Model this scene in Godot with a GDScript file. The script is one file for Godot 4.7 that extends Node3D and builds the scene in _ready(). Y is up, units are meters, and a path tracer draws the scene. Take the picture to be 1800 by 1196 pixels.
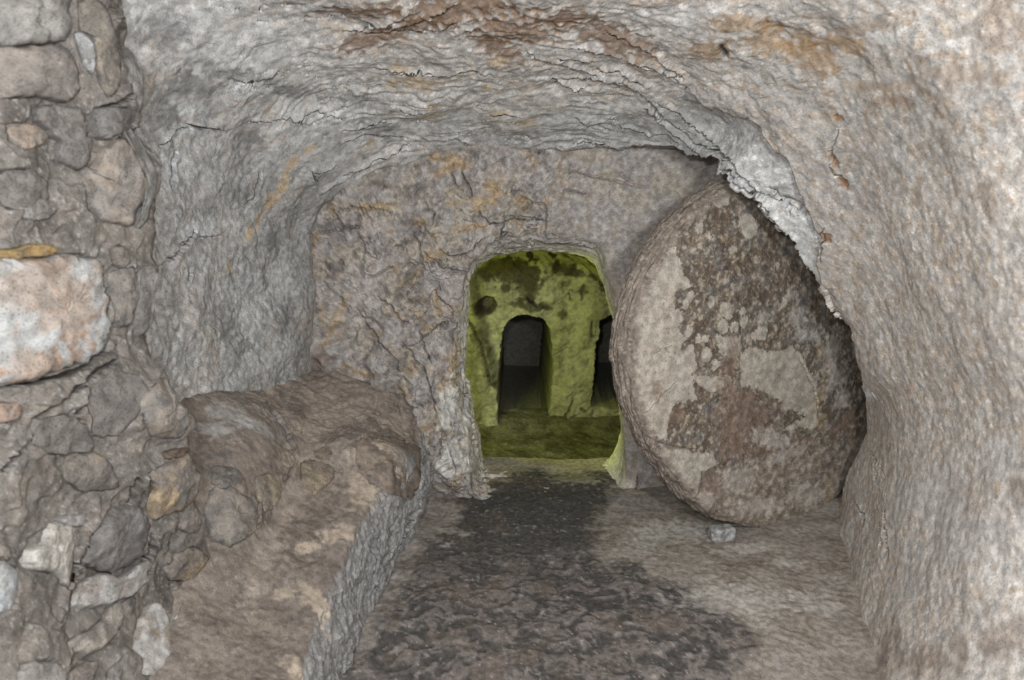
extends Node3D
# A rock-cut tomb: rubble wall on the left, vaulted forecourt, low doorway with a rolling stone, inner chamber behind.

const F := 1444.0            # focal length in pixels of the 1800 x 1196 frame
const EYE := Vector3(0.0, 1.38, 0.0)
const PITCH := 14.0
var sp := sin(deg_to_rad(PITCH))
var cp := cos(deg_to_rad(PITCH))
var nz: FastNoiseLite        # 3 octaves
var n1: FastNoiseLite        # 1 octave
var n5: FastNoiseLite        # 5 octaves
var cell: FastNoiseLite      # cellular distance
var cellv: FastNoiseLite     # cellular value
var M := {}

# ---------------------------------------------------------------- surveying: a sight line at a known distance gives a point of the cave
func pt(x: float, y: float, d: float) -> Vector3:
	var a := (x - 900.0) / F
	var b := (598.0 - y) / F
	return EYE + d * Vector3(a, b * cp - sp, -cp - b * sp)

func on_z(x: float, y: float, z: float) -> Vector3:
	var r := pt(x, y, 1.0) - EYE
	return EYE + r * (z / r.z)

func on_y(x: float, y: float, h: float) -> Vector3:
	var r := pt(x, y, 1.0) - EYE
	return EYE + r * ((h - EYE.y) / r.y)

func on_plane(x: float, y: float, at: Vector3, n: Vector3) -> Vector3:
	var r := pt(x, y, 1.0) - EYE
	return EYE + r * ((at - EYE).dot(n) / r.dot(n))

func sight(p: Vector3) -> Vector3:
	var q := p - EYE
	var d := -q.y * sp - q.z * cp
	d = maxf(d, 0.05)
	return Vector3(900.0 + F * q.x / d, 598.0 - F * (q.y * cp - q.z * sp) / d, d)

# ---------------------------------------------------------------- colours: sRGB bytes of the dry stone, stored as linear base colours
const GAIN := 1.75
const RUB := 0.47  # near rubble toned down in colour to offset the close flash
static func rgb(r: float, g: float, b: float) -> Color:
	var grey := .3 * r + .59 * g + .11 * b
	var c := Color(lerpf(r, grey, .28) * .985 / 255.0, lerpf(g, grey, .28) / 255.0, lerpf(b, grey, .28) * 1.02 / 255.0).srgb_to_linear()
	return Color(minf(c.r * GAIN, .9), minf(c.g * GAIN, .9), minf(c.b * GAIN, .9))

func noise(seed_: int, oct: int, type := FastNoiseLite.TYPE_SIMPLEX_SMOOTH) -> FastNoiseLite:
	var n := FastNoiseLite.new()
	n.seed = seed_
	n.noise_type = type
	n.frequency = 1.0
	n.fractal_octaves = oct
	n.fractal_type = FastNoiseLite.FRACTAL_FBM if oct > 1 else FastNoiseLite.FRACTAL_NONE
	return n

static func terr(h: float, step: float, soft := 0.25) -> float:
	var t := h / step
	var k := floorf(t)
	return step * (k + smoothstep(1.0 - soft, 1.0, t - k))

# ---------------------------------------------------------------- a sheet of rock: a smooth control net, then relief and colour on a fine grid
class Sheet:
	var nu := 0
	var nv := 0
	var wrap := false
	var P := PackedVector3Array()
	var N := PackedVector3Array()
	var U := PackedFloat32Array()   # arc length along u
	var V := PackedFloat32Array()
	var D := PackedFloat32Array()   # relief along the normal
	var C := PackedColorArray()
	var bins := {}

	static func cr(a: Vector3, b: Vector3, c: Vector3, d: Vector3, t: float) -> Vector3:
		var m1 := (c - a) * 0.5
		var m2 := (d - b) * 0.5
		var l := (c - b).length()          # hold the tangents to the span so that uneven nets do not overshoot
		if m1.length() > l: m1 = m1.normalized() * l
		if m2.length() > l: m2 = m2.normalized() * l
		var t2 := t * t
		var t3 := t2 * t
		return b * (2 * t3 - 3 * t2 + 1) + m1 * (t3 - 2 * t2 + t) + c * (3 * t2 - 2 * t3) + m2 * (t3 - t2)

	static func along(pts: PackedVector3Array, n: int, closed: bool) -> PackedVector3Array:
		var out := PackedVector3Array()
		out.resize(n)
		var k := pts.size()
		for i in n:
			var s := float(i) / (n if closed else n - 1) * (k if closed else k - 1)
			var j := int(s)
			if not closed: j = mini(j, k - 2)
			var t := s - j
			if closed:
				out[i] = cr(pts[(j + k - 1) % k], pts[j % k], pts[(j + 1) % k], pts[(j + 2) % k], t)
			else:
				var a := pts[j - 1] if j > 0 else pts[0] * 2 - pts[1]
				var d := pts[j + 2] if j + 2 < k else pts[k - 1] * 2 - pts[k - 2]
				out[i] = cr(a, pts[j], pts[j + 1], d, t)
		return out

	# rows: Array of PackedVector3Array, one per v, each with the same number of u points
	func build(rows: Array, nu_: int, nv_: int, closed := false) -> void:
		nu = nu_; nv = nv_; wrap = closed
		var k: int = rows[0].size()
		var cols := []
		for j in k:
			var c := PackedVector3Array()
			for r in rows: c.append(r[j])
			cols.append(along(c, nv, false))
		P.resize(nu * nv)
		for v in nv:
			var c := PackedVector3Array()
			for j in k: c.append(cols[j][v])
			var line := along(c, nu, wrap)
			var o := v * nu
			for u in nu: P[o + u] = line[u]
		finish()

	func finish() -> void:
		N.resize(nu * nv); D.resize(nu * nv); C.resize(nu * nv); U.resize(nu * nv); V.resize(nu * nv)
		D.fill(0.0)
		N = normals(P)
		for v in nv:
			var s := 0.0
			for u in nu:
				var i := v * nu + u
				if u > 0: s += P[i].distance_to(P[i - 1])
				U[i] = s
				V[i] = 0.0 if v == 0 else V[i - nu] + P[i].distance_to(P[i - nu])

	func normals(Q: PackedVector3Array) -> PackedVector3Array:
		var out := PackedVector3Array()
		out.resize(nu * nv)
		for v in nv:
			var va := maxi(v - 1, 0) * nu
			var vb := mini(v + 1, nv - 1) * nu
			for u in nu:
				var ua := (u + nu - 1) % nu if wrap else maxi(u - 1, 0)
				var ub := (u + 1) % nu if wrap else mini(u + 1, nu - 1)
				out[v * nu + u] = (Q[v * nu + ub] - Q[v * nu + ua]).cross(Q[vb + u] - Q[va + u]).normalized()
		return out

	func face_to(p: Vector3) -> void:      # normals towards the open side
		var s := 0.0
		for k in range(0, nu * nv, 97): s += signf(N[k].dot(p - P[k]))
		if s < 0:
			flip = true
			for k in nu * nv: N[k] = -N[k]
	var flip := false

	func index_bins(host) -> void:
		for v in range(0, nv, 3):
			for u in range(0, nu, 3):
				var s: Vector3 = host.sight(P[v * nu + u])
				if s.x < -150 or s.x > 1950 or s.y < -150 or s.y > 1350: continue
				var key := int(s.x + 200) / 16 * 200 + int(s.y + 200) / 16
				if not bins.has(key) or bins[key].z > s.z: bins[key] = Vector3(u, v, s.z)

	func find(host, x: float, y: float) -> Vector2i:
		if bins.is_empty(): index_bins(host)
		var best := Vector2i(-1, -1)
		var bd := 1e9
		var kx := int(x + 200) / 16
		var ky := int(y + 200) / 16
		for ring in 6:
			for a in range(-ring, ring + 1):
				for b in range(-ring, ring + 1):
					if maxi(absi(a), absi(b)) != ring: continue
					var e = bins.get((kx + a) * 200 + ky + b)
					if e == null: continue
					var s: Vector3 = host.sight(P[int(e.y) * nu + int(e.x)])
					var dd := Vector2(s.x - x, s.y - y).length()
					if dd < bd:
						bd = dd; best = Vector2i(int(e.x), int(e.y))
			if best.x >= 0 and ring > 0: break
		if best.x < 0: return best
		for pass_ in 4:
			var c := best
			for b in range(-3, 4):
				for a in range(-3, 4):
					var u := c.x + a
					if wrap: u = (u + nu) % nu
					var v := c.y + b
					if u < 0 or u >= nu or v < 0 or v >= nv: continue
					var s: Vector3 = host.sight(P[v * nu + u])
					var dd := Vector2(s.x - x, s.y - y).length()
					if dd < bd:
						bd = dd; best = Vector2i(u, v)
			if c == best: break
		return best

	func mesh(u0: int, u1: int) -> ArrayMesh:     # columns u0..u1
		var Q := PackedVector3Array()
		Q.resize(nu * nv)
		for k in nu * nv: Q[k] = P[k] + N[k] * D[k]
		var n := normals(Q)
		var w := u1 - u0 + 1
		var pp := PackedVector3Array(); var nn := PackedVector3Array(); var cc := PackedColorArray(); var ix := PackedInt32Array()
		pp.resize(w * nv); nn.resize(w * nv); cc.resize(w * nv)
		for v in nv:
			for a in w:
				var u := (u0 + a) % nu
				pp[v * w + a] = Q[v * nu + u]
				nn[v * w + a] = -n[v * nu + u] if flip else n[v * nu + u]
				cc[v * w + a] = C[v * nu + u]
		ix.resize((w - 1) * (nv - 1) * 6)
		var o := 0
		for v in nv - 1:
			for a in w - 1:
				var i := v * w + a
				if flip:
					ix[o] = i; ix[o + 1] = i + 1; ix[o + 2] = i + w + 1; ix[o + 3] = i; ix[o + 4] = i + w + 1; ix[o + 5] = i + w
				else:
					ix[o] = i; ix[o + 1] = i + w + 1; ix[o + 2] = i + 1; ix[o + 3] = i; ix[o + 4] = i + w; ix[o + 5] = i + w + 1
				o += 6
		var arr := []
		arr.resize(Mesh.ARRAY_MAX)
		arr[Mesh.ARRAY_VERTEX] = pp; arr[Mesh.ARRAY_NORMAL] = nn; arr[Mesh.ARRAY_COLOR] = cc; arr[Mesh.ARRAY_INDEX] = ix
		var m := ArrayMesh.new()
		m.add_surface_from_arrays(Mesh.PRIMITIVE_TRIANGLES, arr)
		return m

# ---------------------------------------------------------------- marks on a sheet
# a crack: its course as x y pairs; the rock left of the course stands proud by «step» and falls off over «fall»
func crack(s: Sheet, course: String, width := 0.004, depth := 0.012, step := 0.0, fall := 0.03, wiggle := 4.0) -> void:
	var w := course.split_floats(" ", false)
	var pts := PackedVector2Array()
	for k in range(0, w.size() - 1, 2): pts.append(Vector2(w[k], w[k + 1]))
	var fine := PackedVector2Array()
	for k in pts.size() - 1:
		var n := maxi(1, int(pts[k].distance_to(pts[k + 1]) / 4.0))
		var side := (pts[k + 1] - pts[k]).orthogonal().normalized()
		for j in n:
			var q := pts[k].lerp(pts[k + 1], float(j) / n)
			fine.append(q + side * wiggle * (nz.get_noise_3d(q.x * .03, q.y * .03, 5.0) + .5 * n1.get_noise_3d(q.x * .12, q.y * .12, 9.0)))
	fine.append(pts[pts.size() - 1])
	var reach := maxf(width * 2.0, fall if step != 0.0 else 0.0)
	var near := {}
	var spots := []
	for q in fine:
		var f := s.find(self, q.x, q.y)
		if f.x >= 0: spots.append(f)
	for k in spots.size() - 1:
		var fa: Vector2i = spots[k]
		var fb: Vector2i = spots[k + 1]
		if fa == fb: continue
		var a := s.P[fa.y * s.nu + fa.x]
		var b := s.P[fb.y * s.nu + fb.x]
		if a.distance_to(b) > 0.15: continue
		var nn := s.N[fa.y * s.nu + fa.x]
		var ab := b - a
		var left := nn.cross(ab).normalized()
		var du := maxf(s.P[fa.y * s.nu + mini(fa.x + 1, s.nu - 1)].distance_to(s.P[fa.y * s.nu + maxi(fa.x - 1, 0)]) * .5, .0008)
		var dv := maxf(s.P[mini(fa.y + 1, s.nv - 1) * s.nu + fa.x].distance_to(s.P[maxi(fa.y - 1, 0) * s.nu + fa.x]) * .5, .0008)
		var ru := mini(int(reach / du) + 1, 40)
		var rv := mini(int(reach / dv) + 1, 40)
		for v in range(maxi(mini(fa.y, fb.y) - rv, 0), mini(maxi(fa.y, fb.y) + rv, s.nv - 1) + 1):
			for u0 in range(mini(fa.x, fb.x) - ru, maxi(fa.x, fb.x) + ru + 1):
				var u := u0
				if s.wrap: u = (u0 + s.nu) % s.nu
				elif u < 0 or u >= s.nu: continue
				var i := v * s.nu + u
				var p := s.P[i] - a
				var t := clampf(p.dot(ab) / ab.length_squared(), 0.0, 1.0)
				var e := p - ab * t
				var d := e.length()
				if d < reach and (not near.has(i) or absf(near[i].x) > d):
					near[i] = Vector2(d if e.dot(left) > 0 else -d, (k + t) / spots.size())
	for i in near:
		var d: float = near[i].x
		var along: float = near[i].y
		var taper := minf(1.0, minf(along, 1.0 - along) * 7.0) 
		var wl := width * (.6 + .8 * absf(n1.get_noise_3dv(s.P[i] * 40.0))) * (.35 + .65 * taper)
		s.D[i] -= depth * 1.8 * taper * (1.0 - smoothstep(wl * .3, wl * 1.0, absf(d)))
		if step != 0.0 and d > 0: s.D[i] += step * taper * (1.0 - smoothstep(fall * .2, fall, d))

# a stain: an uneven patch of another colour; ang in degrees
func stain(s: Sheet, x: float, y: float, rx: float, ry: float, ang: float, c: Color, amount := 0.8, ragged := 0.5, freq := 18.0, bump := 0.0) -> void:
	var f := s.find(self, x, y)
	if f.x < 0: return
	var o := s.P[f.y * s.nu + f.x]
	var n := s.N[f.y * s.nu + f.x]
	var ca := cos(deg_to_rad(ang))
	var sa := sin(deg_to_rad(ang))
	var ax := on_plane(x + ca * 4.0, y + sa * 4.0, o, n) - o
	var bx := on_plane(x - sa * 4.0, y + ca * 4.0, o, n) - o
	ax *= rx / 4.0
	bx *= ry / 4.0
	bx -= ax * (bx.dot(ax) / ax.length_squared())
	var reach := maxf(ax.length(), bx.length()) * 1.5
	var du := maxf(s.P[f.y * s.nu + mini(f.x + 1, s.nu - 1)].distance_to(s.P[f.y * s.nu + maxi(f.x - 1, 0)]) * .5, .0008)
	var dv := maxf(s.P[mini(f.y + 1, s.nv - 1) * s.nu + f.x].distance_to(s.P[maxi(f.y - 1, 0) * s.nu + f.x]) * .5, .0008)
	var ru := int(reach / du) + 2
	var rv := int(reach / dv) + 2
	for v in range(maxi(f.y - rv, 0), mini(f.y + rv, s.nv - 1) + 1):
		for u0 in range(f.x - ru, f.x + ru + 1):
			var u := u0
			if s.wrap: u = (u0 + s.nu * 4) % s.nu
			elif u < 0 or u >= s.nu: continue
			var i := v * s.nu + u
			var p := s.P[i]
			var q := p - o
			var r := Vector2(q.dot(ax) / ax.length_squared(), q.dot(bx) / bx.length_squared()).length()
			if r > 1.5: continue
			var k := r + ragged * n5.get_noise_3dv(p * freq)
			var a := amount * (1.0 - smoothstep(.55, 1.0, k))
			if a > 0.0:
				s.C[i] = s.C[i].lerp(c, a)
				s.D[i] += bump * a

# where a course crosses each column of a sheet: x the row, y the strength (0 off the ends)
func course_rows(s: Sheet, course: String) -> PackedVector2Array:
	var out := PackedVector2Array()
	out.resize(s.nu)
	out.fill(Vector2(-1, 0))
	var w := course.split_floats(" ", false)
	var at := []
	for k in range(0, w.size() - 1, 2):
		var f := s.find(self, w[k], w[k + 1])
		if f.x >= 0 and (at.is_empty() or f.x > at[-1].x): at.append(f)
	for k in at.size() - 1:
		for u in range(at[k].x, at[k + 1].x + 1):
			var t: float = float(u - at[k].x) / (at[k + 1].x - at[k].x)
			var n: float = float(u - at[0].x) / (at[-1].x - at[0].x)
			out[u] = Vector2(lerpf(at[k].y, at[k + 1].y, t), smoothstep(0.0, .12, n) * (1.0 - smoothstep(.92, 1.0, n)))
	return out

# ---------------------------------------------------------------- materials
func relief(seed_: int, freq: float, size := 1024) -> Image:
	var n := noise(seed_, 5)
	n.frequency = freq
	return n.get_seamless_image(size, size, false, false, .15, true)

func stone_material(scale: float, low: float, depth_cm: float, seed_: int, strong := 1.0) -> StandardMaterial3D:
	var m := StandardMaterial3D.new()
	m.vertex_color_use_as_albedo = true
	m.roughness = 0.96
	m.metallic_specular = 0.18
	var grain := relief(seed_, .012)
	var speck := relief(seed_ + 7, .07)
	var img := Image.create(1024, 1024, true, Image.FORMAT_RGB8)
	var ga := grain.get_data()
	var sa := speck.get_data()
	var hi := PackedByteArray()
	hi.resize(1024 * 1024)
	var rgbd := PackedByteArray()
	rgbd.resize(1024 * 1024 * 3)
	for k in 1024 * 1024:
		var g := ga[k] / 255.0
		var p := sa[k] / 255.0
		var val := 1.0 - (1.0 - low) * (.55 * smoothstep(.75, .2, g) + .6 * smoothstep(.55, .1, p)) 
		var pit := smoothstep(.26, .1, p) * .35
		val = clampf(val - pit * .5, 0.2, 1.0)
		rgbd[k * 3] = int(255 * val); rgbd[k * 3 + 1] = int(255 * val); rgbd[k * 3 + 2] = int(255 * (val * .99))
		hi[k] = int(255 * clampf(.55 * g + .45 * p, 0, 1))
	img = Image.create_from_data(1024, 1024, false, Image.FORMAT_RGB8, rgbd)
	img.generate_mipmaps()
	m.albedo_texture = ImageTexture.create_from_image(img)
	var hm := Image.create_from_data(1024, 1024, false, Image.FORMAT_L8, hi)
	var nm: Image = hm.duplicate()
	nm.convert(Image.FORMAT_RGBA8)
	nm.bump_map_to_normal_map(4.0 * strong)
	m.normal_enabled = true
	m.normal_scale = depth_cm
	m.normal_texture = ImageTexture.create_from_image(nm)
	m.uv1_triplanar = true
	m.uv1_world_triplanar = true
	m.uv1_triplanar_sharpness = 4.0
	m.uv1_scale = Vector3.ONE * scale
	return m

# ---------------------------------------------------------------- nodes
var taken := {}
func tag(o: Node, label: String, category := "", kind := "", group := "") -> void:
	if label: o.set_meta("label", label)
	if category: o.set_meta("category", category)
	if kind: o.set_meta("kind", kind)
	if group: o.set_meta("group", group)

func put(called: String, m: Mesh, mat: Material, parent: Node = self) -> MeshInstance3D:
	var key := str(parent.get_instance_id()) + called
	var o := MeshInstance3D.new()
	o.name = called if not taken.has(key) else "%s_%03d" % [called, taken[key]]
	taken[key] = taken.get(key, 0) + 1
	o.mesh = m
	o.material_override = mat
	parent.add_child(o, true)
	return o

func struct(called: String, m: Mesh, mat: Material, label: String, category: String) -> MeshInstance3D:
	var o := put(called, m, mat)
	tag(o, label, category, "structure")
	return o

# ================================================================ the scene
func _ready() -> void:
	var cam := Camera3D.new()
	cam.name = "camera"
	cam.position = EYE
	cam.rotation_degrees = Vector3(-PITCH, 0, 0)
	cam.fov = rad_to_deg(2.0 * atan(598.0 / F))
	cam.near = 0.02
	add_child(cam)
	cam.current = true
	var lens := CameraAttributesPhysical.new()
	lens.frustum_focal_length = 12.0 / tan(atan(598.0 / F))
	lens.frustum_focus_distance = 2.9
	lens.exposure_aperture = 4.5
	cam.attributes = lens

	var env := Environment.new()
	env.background_mode = Environment.BG_COLOR
	env.background_color = Color(0.02, 0.02, 0.02)
	env.ambient_light_source = Environment.AMBIENT_SOURCE_DISABLED
	env.tonemap_mode = Environment.TONE_MAPPER_LINEAR
	env.tonemap_exposure = 1.02
	env.sdfgi_enabled = true
	env.ssao_enabled = true
	env.ssil_enabled = true
	var we := WorldEnvironment.new()
	we.name = "world_environment"
	we.environment = env
	add_child(we)

	var key := OmniLight3D.new()           # the photographer's lamp, just above the lens
	key.name = "flash_lamp"
	key.position = Vector3(-0.13, 1.56, 0.06)
	key.light_color = Color(0.97, 0.985, 1.0)
	key.light_energy = 2.4
	key.light_size = 0.04
	key.omni_range = 20.0
	key.omni_attenuation = 2.0
	key.shadow_enabled = true
	add_child(key)

	var panel := AreaLight3D.new()         # added light on the right, shades the disc along the rock lip
	panel.name = "added_side_light"
	panel.position = Vector3(0.46, 1.60, 0.0)
	panel.rotation_degrees = Vector3(-12, 6, 0)
	panel.area_size = Vector2(0.16, 0.12)
	panel.light_color = Color(0.97, 0.985, 1.0)
	panel.light_energy = 2.9
	panel.area_range = 30.0
	panel.shadow_enabled = true
	add_child(panel)

	var soft_fill := AreaLight3D.new()           # added soft fill from behind the camera, evens out the flash
	soft_fill.name = "added_soft_fill"
	soft_fill.position = Vector3(0.05, 0.85, 0.55)
	soft_fill.rotation_degrees = Vector3(4, 0, 0)
	soft_fill.area_size = Vector2(1.2, 1.3)
	soft_fill.light_color = Color(0.94, 0.975, 1.0)
	soft_fill.light_energy = 0.7
	soft_fill.area_range = 30.0
	soft_fill.shadow_enabled = true
	add_child(soft_fill)

	var lamp := OmniLight3D.new()          # the greenish lamp that stands out of sight in the inner chamber
	lamp.name = "chamber_lamp"
	lamp.position = Vector3(-0.52, 0.40, -3.70)
	lamp.light_color = Color(0.79, 0.86, 0.37)
	lamp.light_energy = 0.70
	lamp.light_size = 0.06
	lamp.omni_range = 12.0
	lamp.omni_attenuation = 2.0
	lamp.shadow_enabled = true
	add_child(lamp)

	nz = noise(11, 3); n1 = noise(23, 1); n5 = noise(37, 5)
	cell = noise(41, 1, FastNoiseLite.TYPE_CELLULAR)
	cell.cellular_return_type = FastNoiseLite.RETURN_DISTANCE2_SUB
	cellv = noise(43, 1, FastNoiseLite.TYPE_CELLULAR)
	cellv.cellular_return_type = FastNoiseLite.RETURN_CELL_VALUE
	M.rock = stone_material(2.3, .70, .34, 3)
	M.dust = stone_material(2.9, .72, .3, 5)
	M.soft = stone_material(2.2, .8, .4, 8)

	var t0 := Time.get_ticks_msec()
	vault()
	back_wall()
	floor_()
	bench()
	rubble()
	chamber()
	disc()
	chock()
	print("built in %d ms" % (Time.get_ticks_msec() - t0))

func row(txt: String) -> PackedVector3Array:
	var w := txt.split_floats(" ", false)
	var out := PackedVector3Array()
	for k in range(0, w.size() - 2, 3): out.append(pt(w[k], w[k + 1], w[k + 2]))
	return out

func beyond_(so: float, ro: float, vi: int) -> float:
	return smoothstep(ro - 1.0, ro + 1.5, vi) if so > 0.0 else 1.0

# ---------------------------------------------------------------- vault: left inner wall, ceiling and right wall in one run round the arch
func vault() -> void:
	var lip := row("560 780 3.35  570 650 3.4  575 500 3.4  575 420 3.4  620 350 3.4  735 305 3.4  870 285 3.4  1010 285 3.4  1140 258 3.4  1235 255 3.3  1325 290 3.2  1440 384 3.15  1514 486 3.2  1560 626 3.25  1556 745 3.3  1530 835 3.35  1510 912 3.4  1500 960 3.3")
	var r1 := row("535 760 3.05  530 650 3.08  533 500 3.08  545 395 3.06  610 325 3.06  730 278 3.06  870 260 3.06  1010 262 3.04  1130 258 2.92  1215 268 2.72  1288 316 2.49  1392 412 2.52  1455 510 2.62  1503 640 2.72  1524 745 2.85  1494 830 2.97  1474 902 3.1  1474 950 2.98")
	var r2 := row("440 770 2.75  440 645 2.75  440 480 2.72  455 350 2.7  525 258 2.68  665 195 2.65  840 175 2.62  1025 172 2.6  1170 175 2.52  1270 195 2.42  1365 240 2.3  1470 350 2.25  1530 465 2.27  1575 620 2.32  1592 745 2.36  1560 870 2.45  1492 990 2.74  1480 1050 2.66")
	var r3 := row("340 790 2.4  340 640 2.4  340 460 2.38  355 290 2.35  430 170 2.32  590 100 2.28  805 80 2.25  1035 75 2.22  1210 85 2.15  1340 105 2.08  1460 160 2.0  1570 280 1.92  1630 410 1.9  1670 590 1.92  1690 750 1.95  1640 920 2.05  1518 1090 2.42  1505 1150 2.4")
	var r4 := row("230 820 2.1  220 640 2.05  220 440 2.0  230 230 2.0  310 70 1.98  500 -10 1.92  765 -40 1.85  1040 -45 1.82  1250 -40 1.78  1430 -20 1.7  1590 40 1.62  1720 190 1.52  1790 350 1.48  1840 560 1.48  1860 770 1.5  1760 1010 1.65  1545 1196 2.15  1530 1260 2.1")
	var r5 := row("60 860 1.7  40 640 1.7  30 430 1.65  30 170 1.6  130 -90 1.6  350 -180 1.5  700 -230 1.45  1060 -250 1.42  1320 -250 1.38  1560 -220 1.32  1800 -130 1.25  1960 60 1.18  2050 260 1.14  2120 520 1.12  2150 820 1.14  1950 1200 1.35  1600 1400 1.78  1580 1480 1.75")
	var s := Sheet.new()
	var r6 := PackedVector3Array()             # on past the camera to the way in
	for p in r5: r6.append(Vector3(p.x * 1.06, p.y + (.06 if p.y > .3 else 0.0), 0.9))
	var nu := 1120
	s.build([r1, r2, r3, r4, r5, r6], nu, 345)
	# the lip: the same edge turned back into the rock
	var ls := Sheet.new()
	ls.build([lip, r1], nu, 26)
	var all := PackedVector3Array()
	all.append_array(ls.P.slice(0, 25 * nu))
	all.append_array(s.P)
	s.P = all
	s.nv = 370
	for u in nu:
		var k := smoothstep(8.0, 9.2, float(u) / (nu - 1) * 17.0)
		if k <= 0.0: continue
		var p0 := s.P[25 * nu + u]
		var tv := (s.P[40 * nu + u] - s.P[26 * nu + u]).normalized()
		var off := k * (terr(nz.get_noise_3dv(p0 * 5.0) * .05 + n5.get_noise_3dv(p0 * 16.0) * .02, .012, .3) + .006 * n5.get_noise_3dv(p0 * 50.0))
		for v in range(6, 75): s.P[v * nu + u] += tv * off * smoothstep(0.0, 1.0, minf(float(v - 6) / 12.0, float(75 - v) / 48.0))
	s.finish()
	s.face_to(Vector3(0, 0.7, -1.6))
	var grey := rgb(152, 148, 144); var grey2 := rgb(137, 134, 131); var beige := rgb(168, 154, 141); var pale := rgb(184, 176, 168)
	var tan_ := rgb(160, 134, 108); var soot := rgb(108, 103, 99); var dust := rgb(140, 127, 118)
	var outer := course_rows(s, "1180 148 1205 153 1240 172 1290 186 1330 200 1345 215 1352 235 1370 262 1390 272 1398 300 1412 335 1432 370 1446 405 1450 450 1460 500 1475 540 1500 580 1520 615 1532 660 1546 710")
	var inner := course_rows(s, "985 150 1040 142 1100 152 1130 170 1160 198 1190 225 1215 246 1245 262 1275 295 1310 330 1345 365 1375 395 1405 430 1440 478 1462 530 1490 585")
	var white_ := rgb(192, 188, 184)
	for i in nu * s.nv:
		var p := s.P[i]
		var ui := i % nu
		var vi := i / nu
		var u := float(ui) / (nu - 1) * 17.0          # in columns of the net
		var fu := s.U[i]
		var fv := s.V[i]
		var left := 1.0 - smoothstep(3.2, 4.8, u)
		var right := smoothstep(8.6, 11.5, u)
		var jag := 2.0 * n5.get_noise_3dv(p * 20.0) + 5.0 * nz.get_noise_3dv(p * 9.0)
		var ro := outer[ui].x + jag
		var so := outer[ui].y
		var ri := inner[ui].x + jag * .7
		var si := inner[ui].y
		var slab := clampf(so * 2.0, 0, 1) * (1.0 - beyond_(so, ro, vi))
		var beyond := smoothstep(ro - 1.0, ro + 1.5, vi) if so > 0.0 else 1.0
		right = lerpf(right, right * beyond, clampf(so * 3.0, 0, 1))
		var front := smoothstep(.55, 1.0, fv) * smoothstep(4.0, 6.0, u)      # face of the outer rock
		var w := nz.get_noise_3dv(p * 5.0)
		# bedding runs round the arch
		var q := Vector3(fu * 5.0 + w * .6, fv * 30.0 + w * 1.8 + 2.0 * n1.get_noise_2d(fu * 2.0, 3.0), 1.0)
		var bed := n5.get_noise_3dv(q)
		var lump := nz.get_noise_3dv(p * 9.0)
		var patchy := smoothstep(-.2, .35, nz.get_noise_3dv(p * 2.6 + Vector3(0, 9, 0)))
		var arch := (1.0 - left) * (1.0 - .85 * right) * (1.0 - .7 * clampf(so, 0, 1)) * (1.0 - .45 * front)
		var d := nz.get_noise_3dv(p * 2.2) * .035 * (1.0 - .6 * right)
		d += lump * lerpf(lerpf(.004, .0025, right), .007, left) + n5.get_noise_3dv(p * 13.0) * lerpf(.002, .004, left)
		d += terr(bed * .018, .0045, .22) * arch * (.1 + .9 * patchy) * .75 * (1.0 - .6 * slab)
		d += terr(nz.get_noise_3dv(p * 10.0 + Vector3.ONE * w) * .02, .007, .15) * front * .3 * (1.0 - .9 * right)
		d += n5.get_noise_3dv(p * 45.0) * (.0007 + .0012 * left + .0006 * front)
		var cr_ := absf(n5.get_noise_3dv(Vector3(q.x * .5, q.y * .30, 7.0)))
		var cm := smoothstep(.05, .3, nz.get_noise_3dv(p * 3.1 + Vector3(4, 0, 0)) + .06)
		d -= .016 * cm * (1.0 - .8 * front) * (1.0 - smoothstep(.001, .009, cr_)) * (1.0 - .85 * left) * (1.0 - .95 * right)
		var pit := cell.get_noise_3dv(p * 26.0)
		d -= .005 * (1.0 - smoothstep(-.98, -.8, pit)) * (left * .5)
		if so > 0.0:
			d += .030 * so * smoothstep(ro - .6, ro + .6, vi) * (1.0 - .7 * smoothstep(ro, ro + 70.0, vi))
			d -= .06 * so * (1.0 - smoothstep(1.0, 2.8, absf(vi - ro + 1.6)))
		if si > 0.0:
			d += .012 * si * smoothstep(ri - .8, ri + .8, vi) * (1.0 - smoothstep(ri, ri + 40.0, vi))
			d -= .06 * si * (1.0 - smoothstep(1.0, 2.6, absf(vi - ri + 1.3)))
		s.D[i] = d * (.45 + .55 * smoothstep(0.0, .3, fv))
		# colour
		var a := n5.get_noise_3dv(p * 7.0)
		var b := n5.get_noise_3dv(p * 21.0 + Vector3(9, 2, 1))
		var e := n5.get_noise_3dv(p * 60.0)
		var g := n5.get_noise_3dv(p * 150.0)
		var c := grey.lerp(grey2, smoothstep(-.15, .35, a))
		var warm := clampf(right * .8 + front * .55 + .35 * smoothstep(.1, .4, nz.get_noise_3dv(p * 3.3)), 0, 1) * (1.0 - .9 * clampf(so * 2.0, 0, 1) * (1.0 - beyond))
		c = c.lerp(beige, warm * (.75 + .5 * b))
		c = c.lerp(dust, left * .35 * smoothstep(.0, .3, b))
		c = c.lerp(tan_, .6 * smoothstep(.10, .45, b + .4 * a) * (.25 + .75 * warm))
		c = c.lerp(pale, .75 * smoothstep(.08, .45, e - .5 * b) * (.35 + .65 * maxf(front, right)))
		c = c.lerp(white_, .4 * smoothstep(.25, .5, e + g * .6) * front)
		c = c.lerp(soot, .65 * smoothstep(.16, .5, b * -1.0 + .6 * e) * (1.0 - .6 * right))
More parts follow.
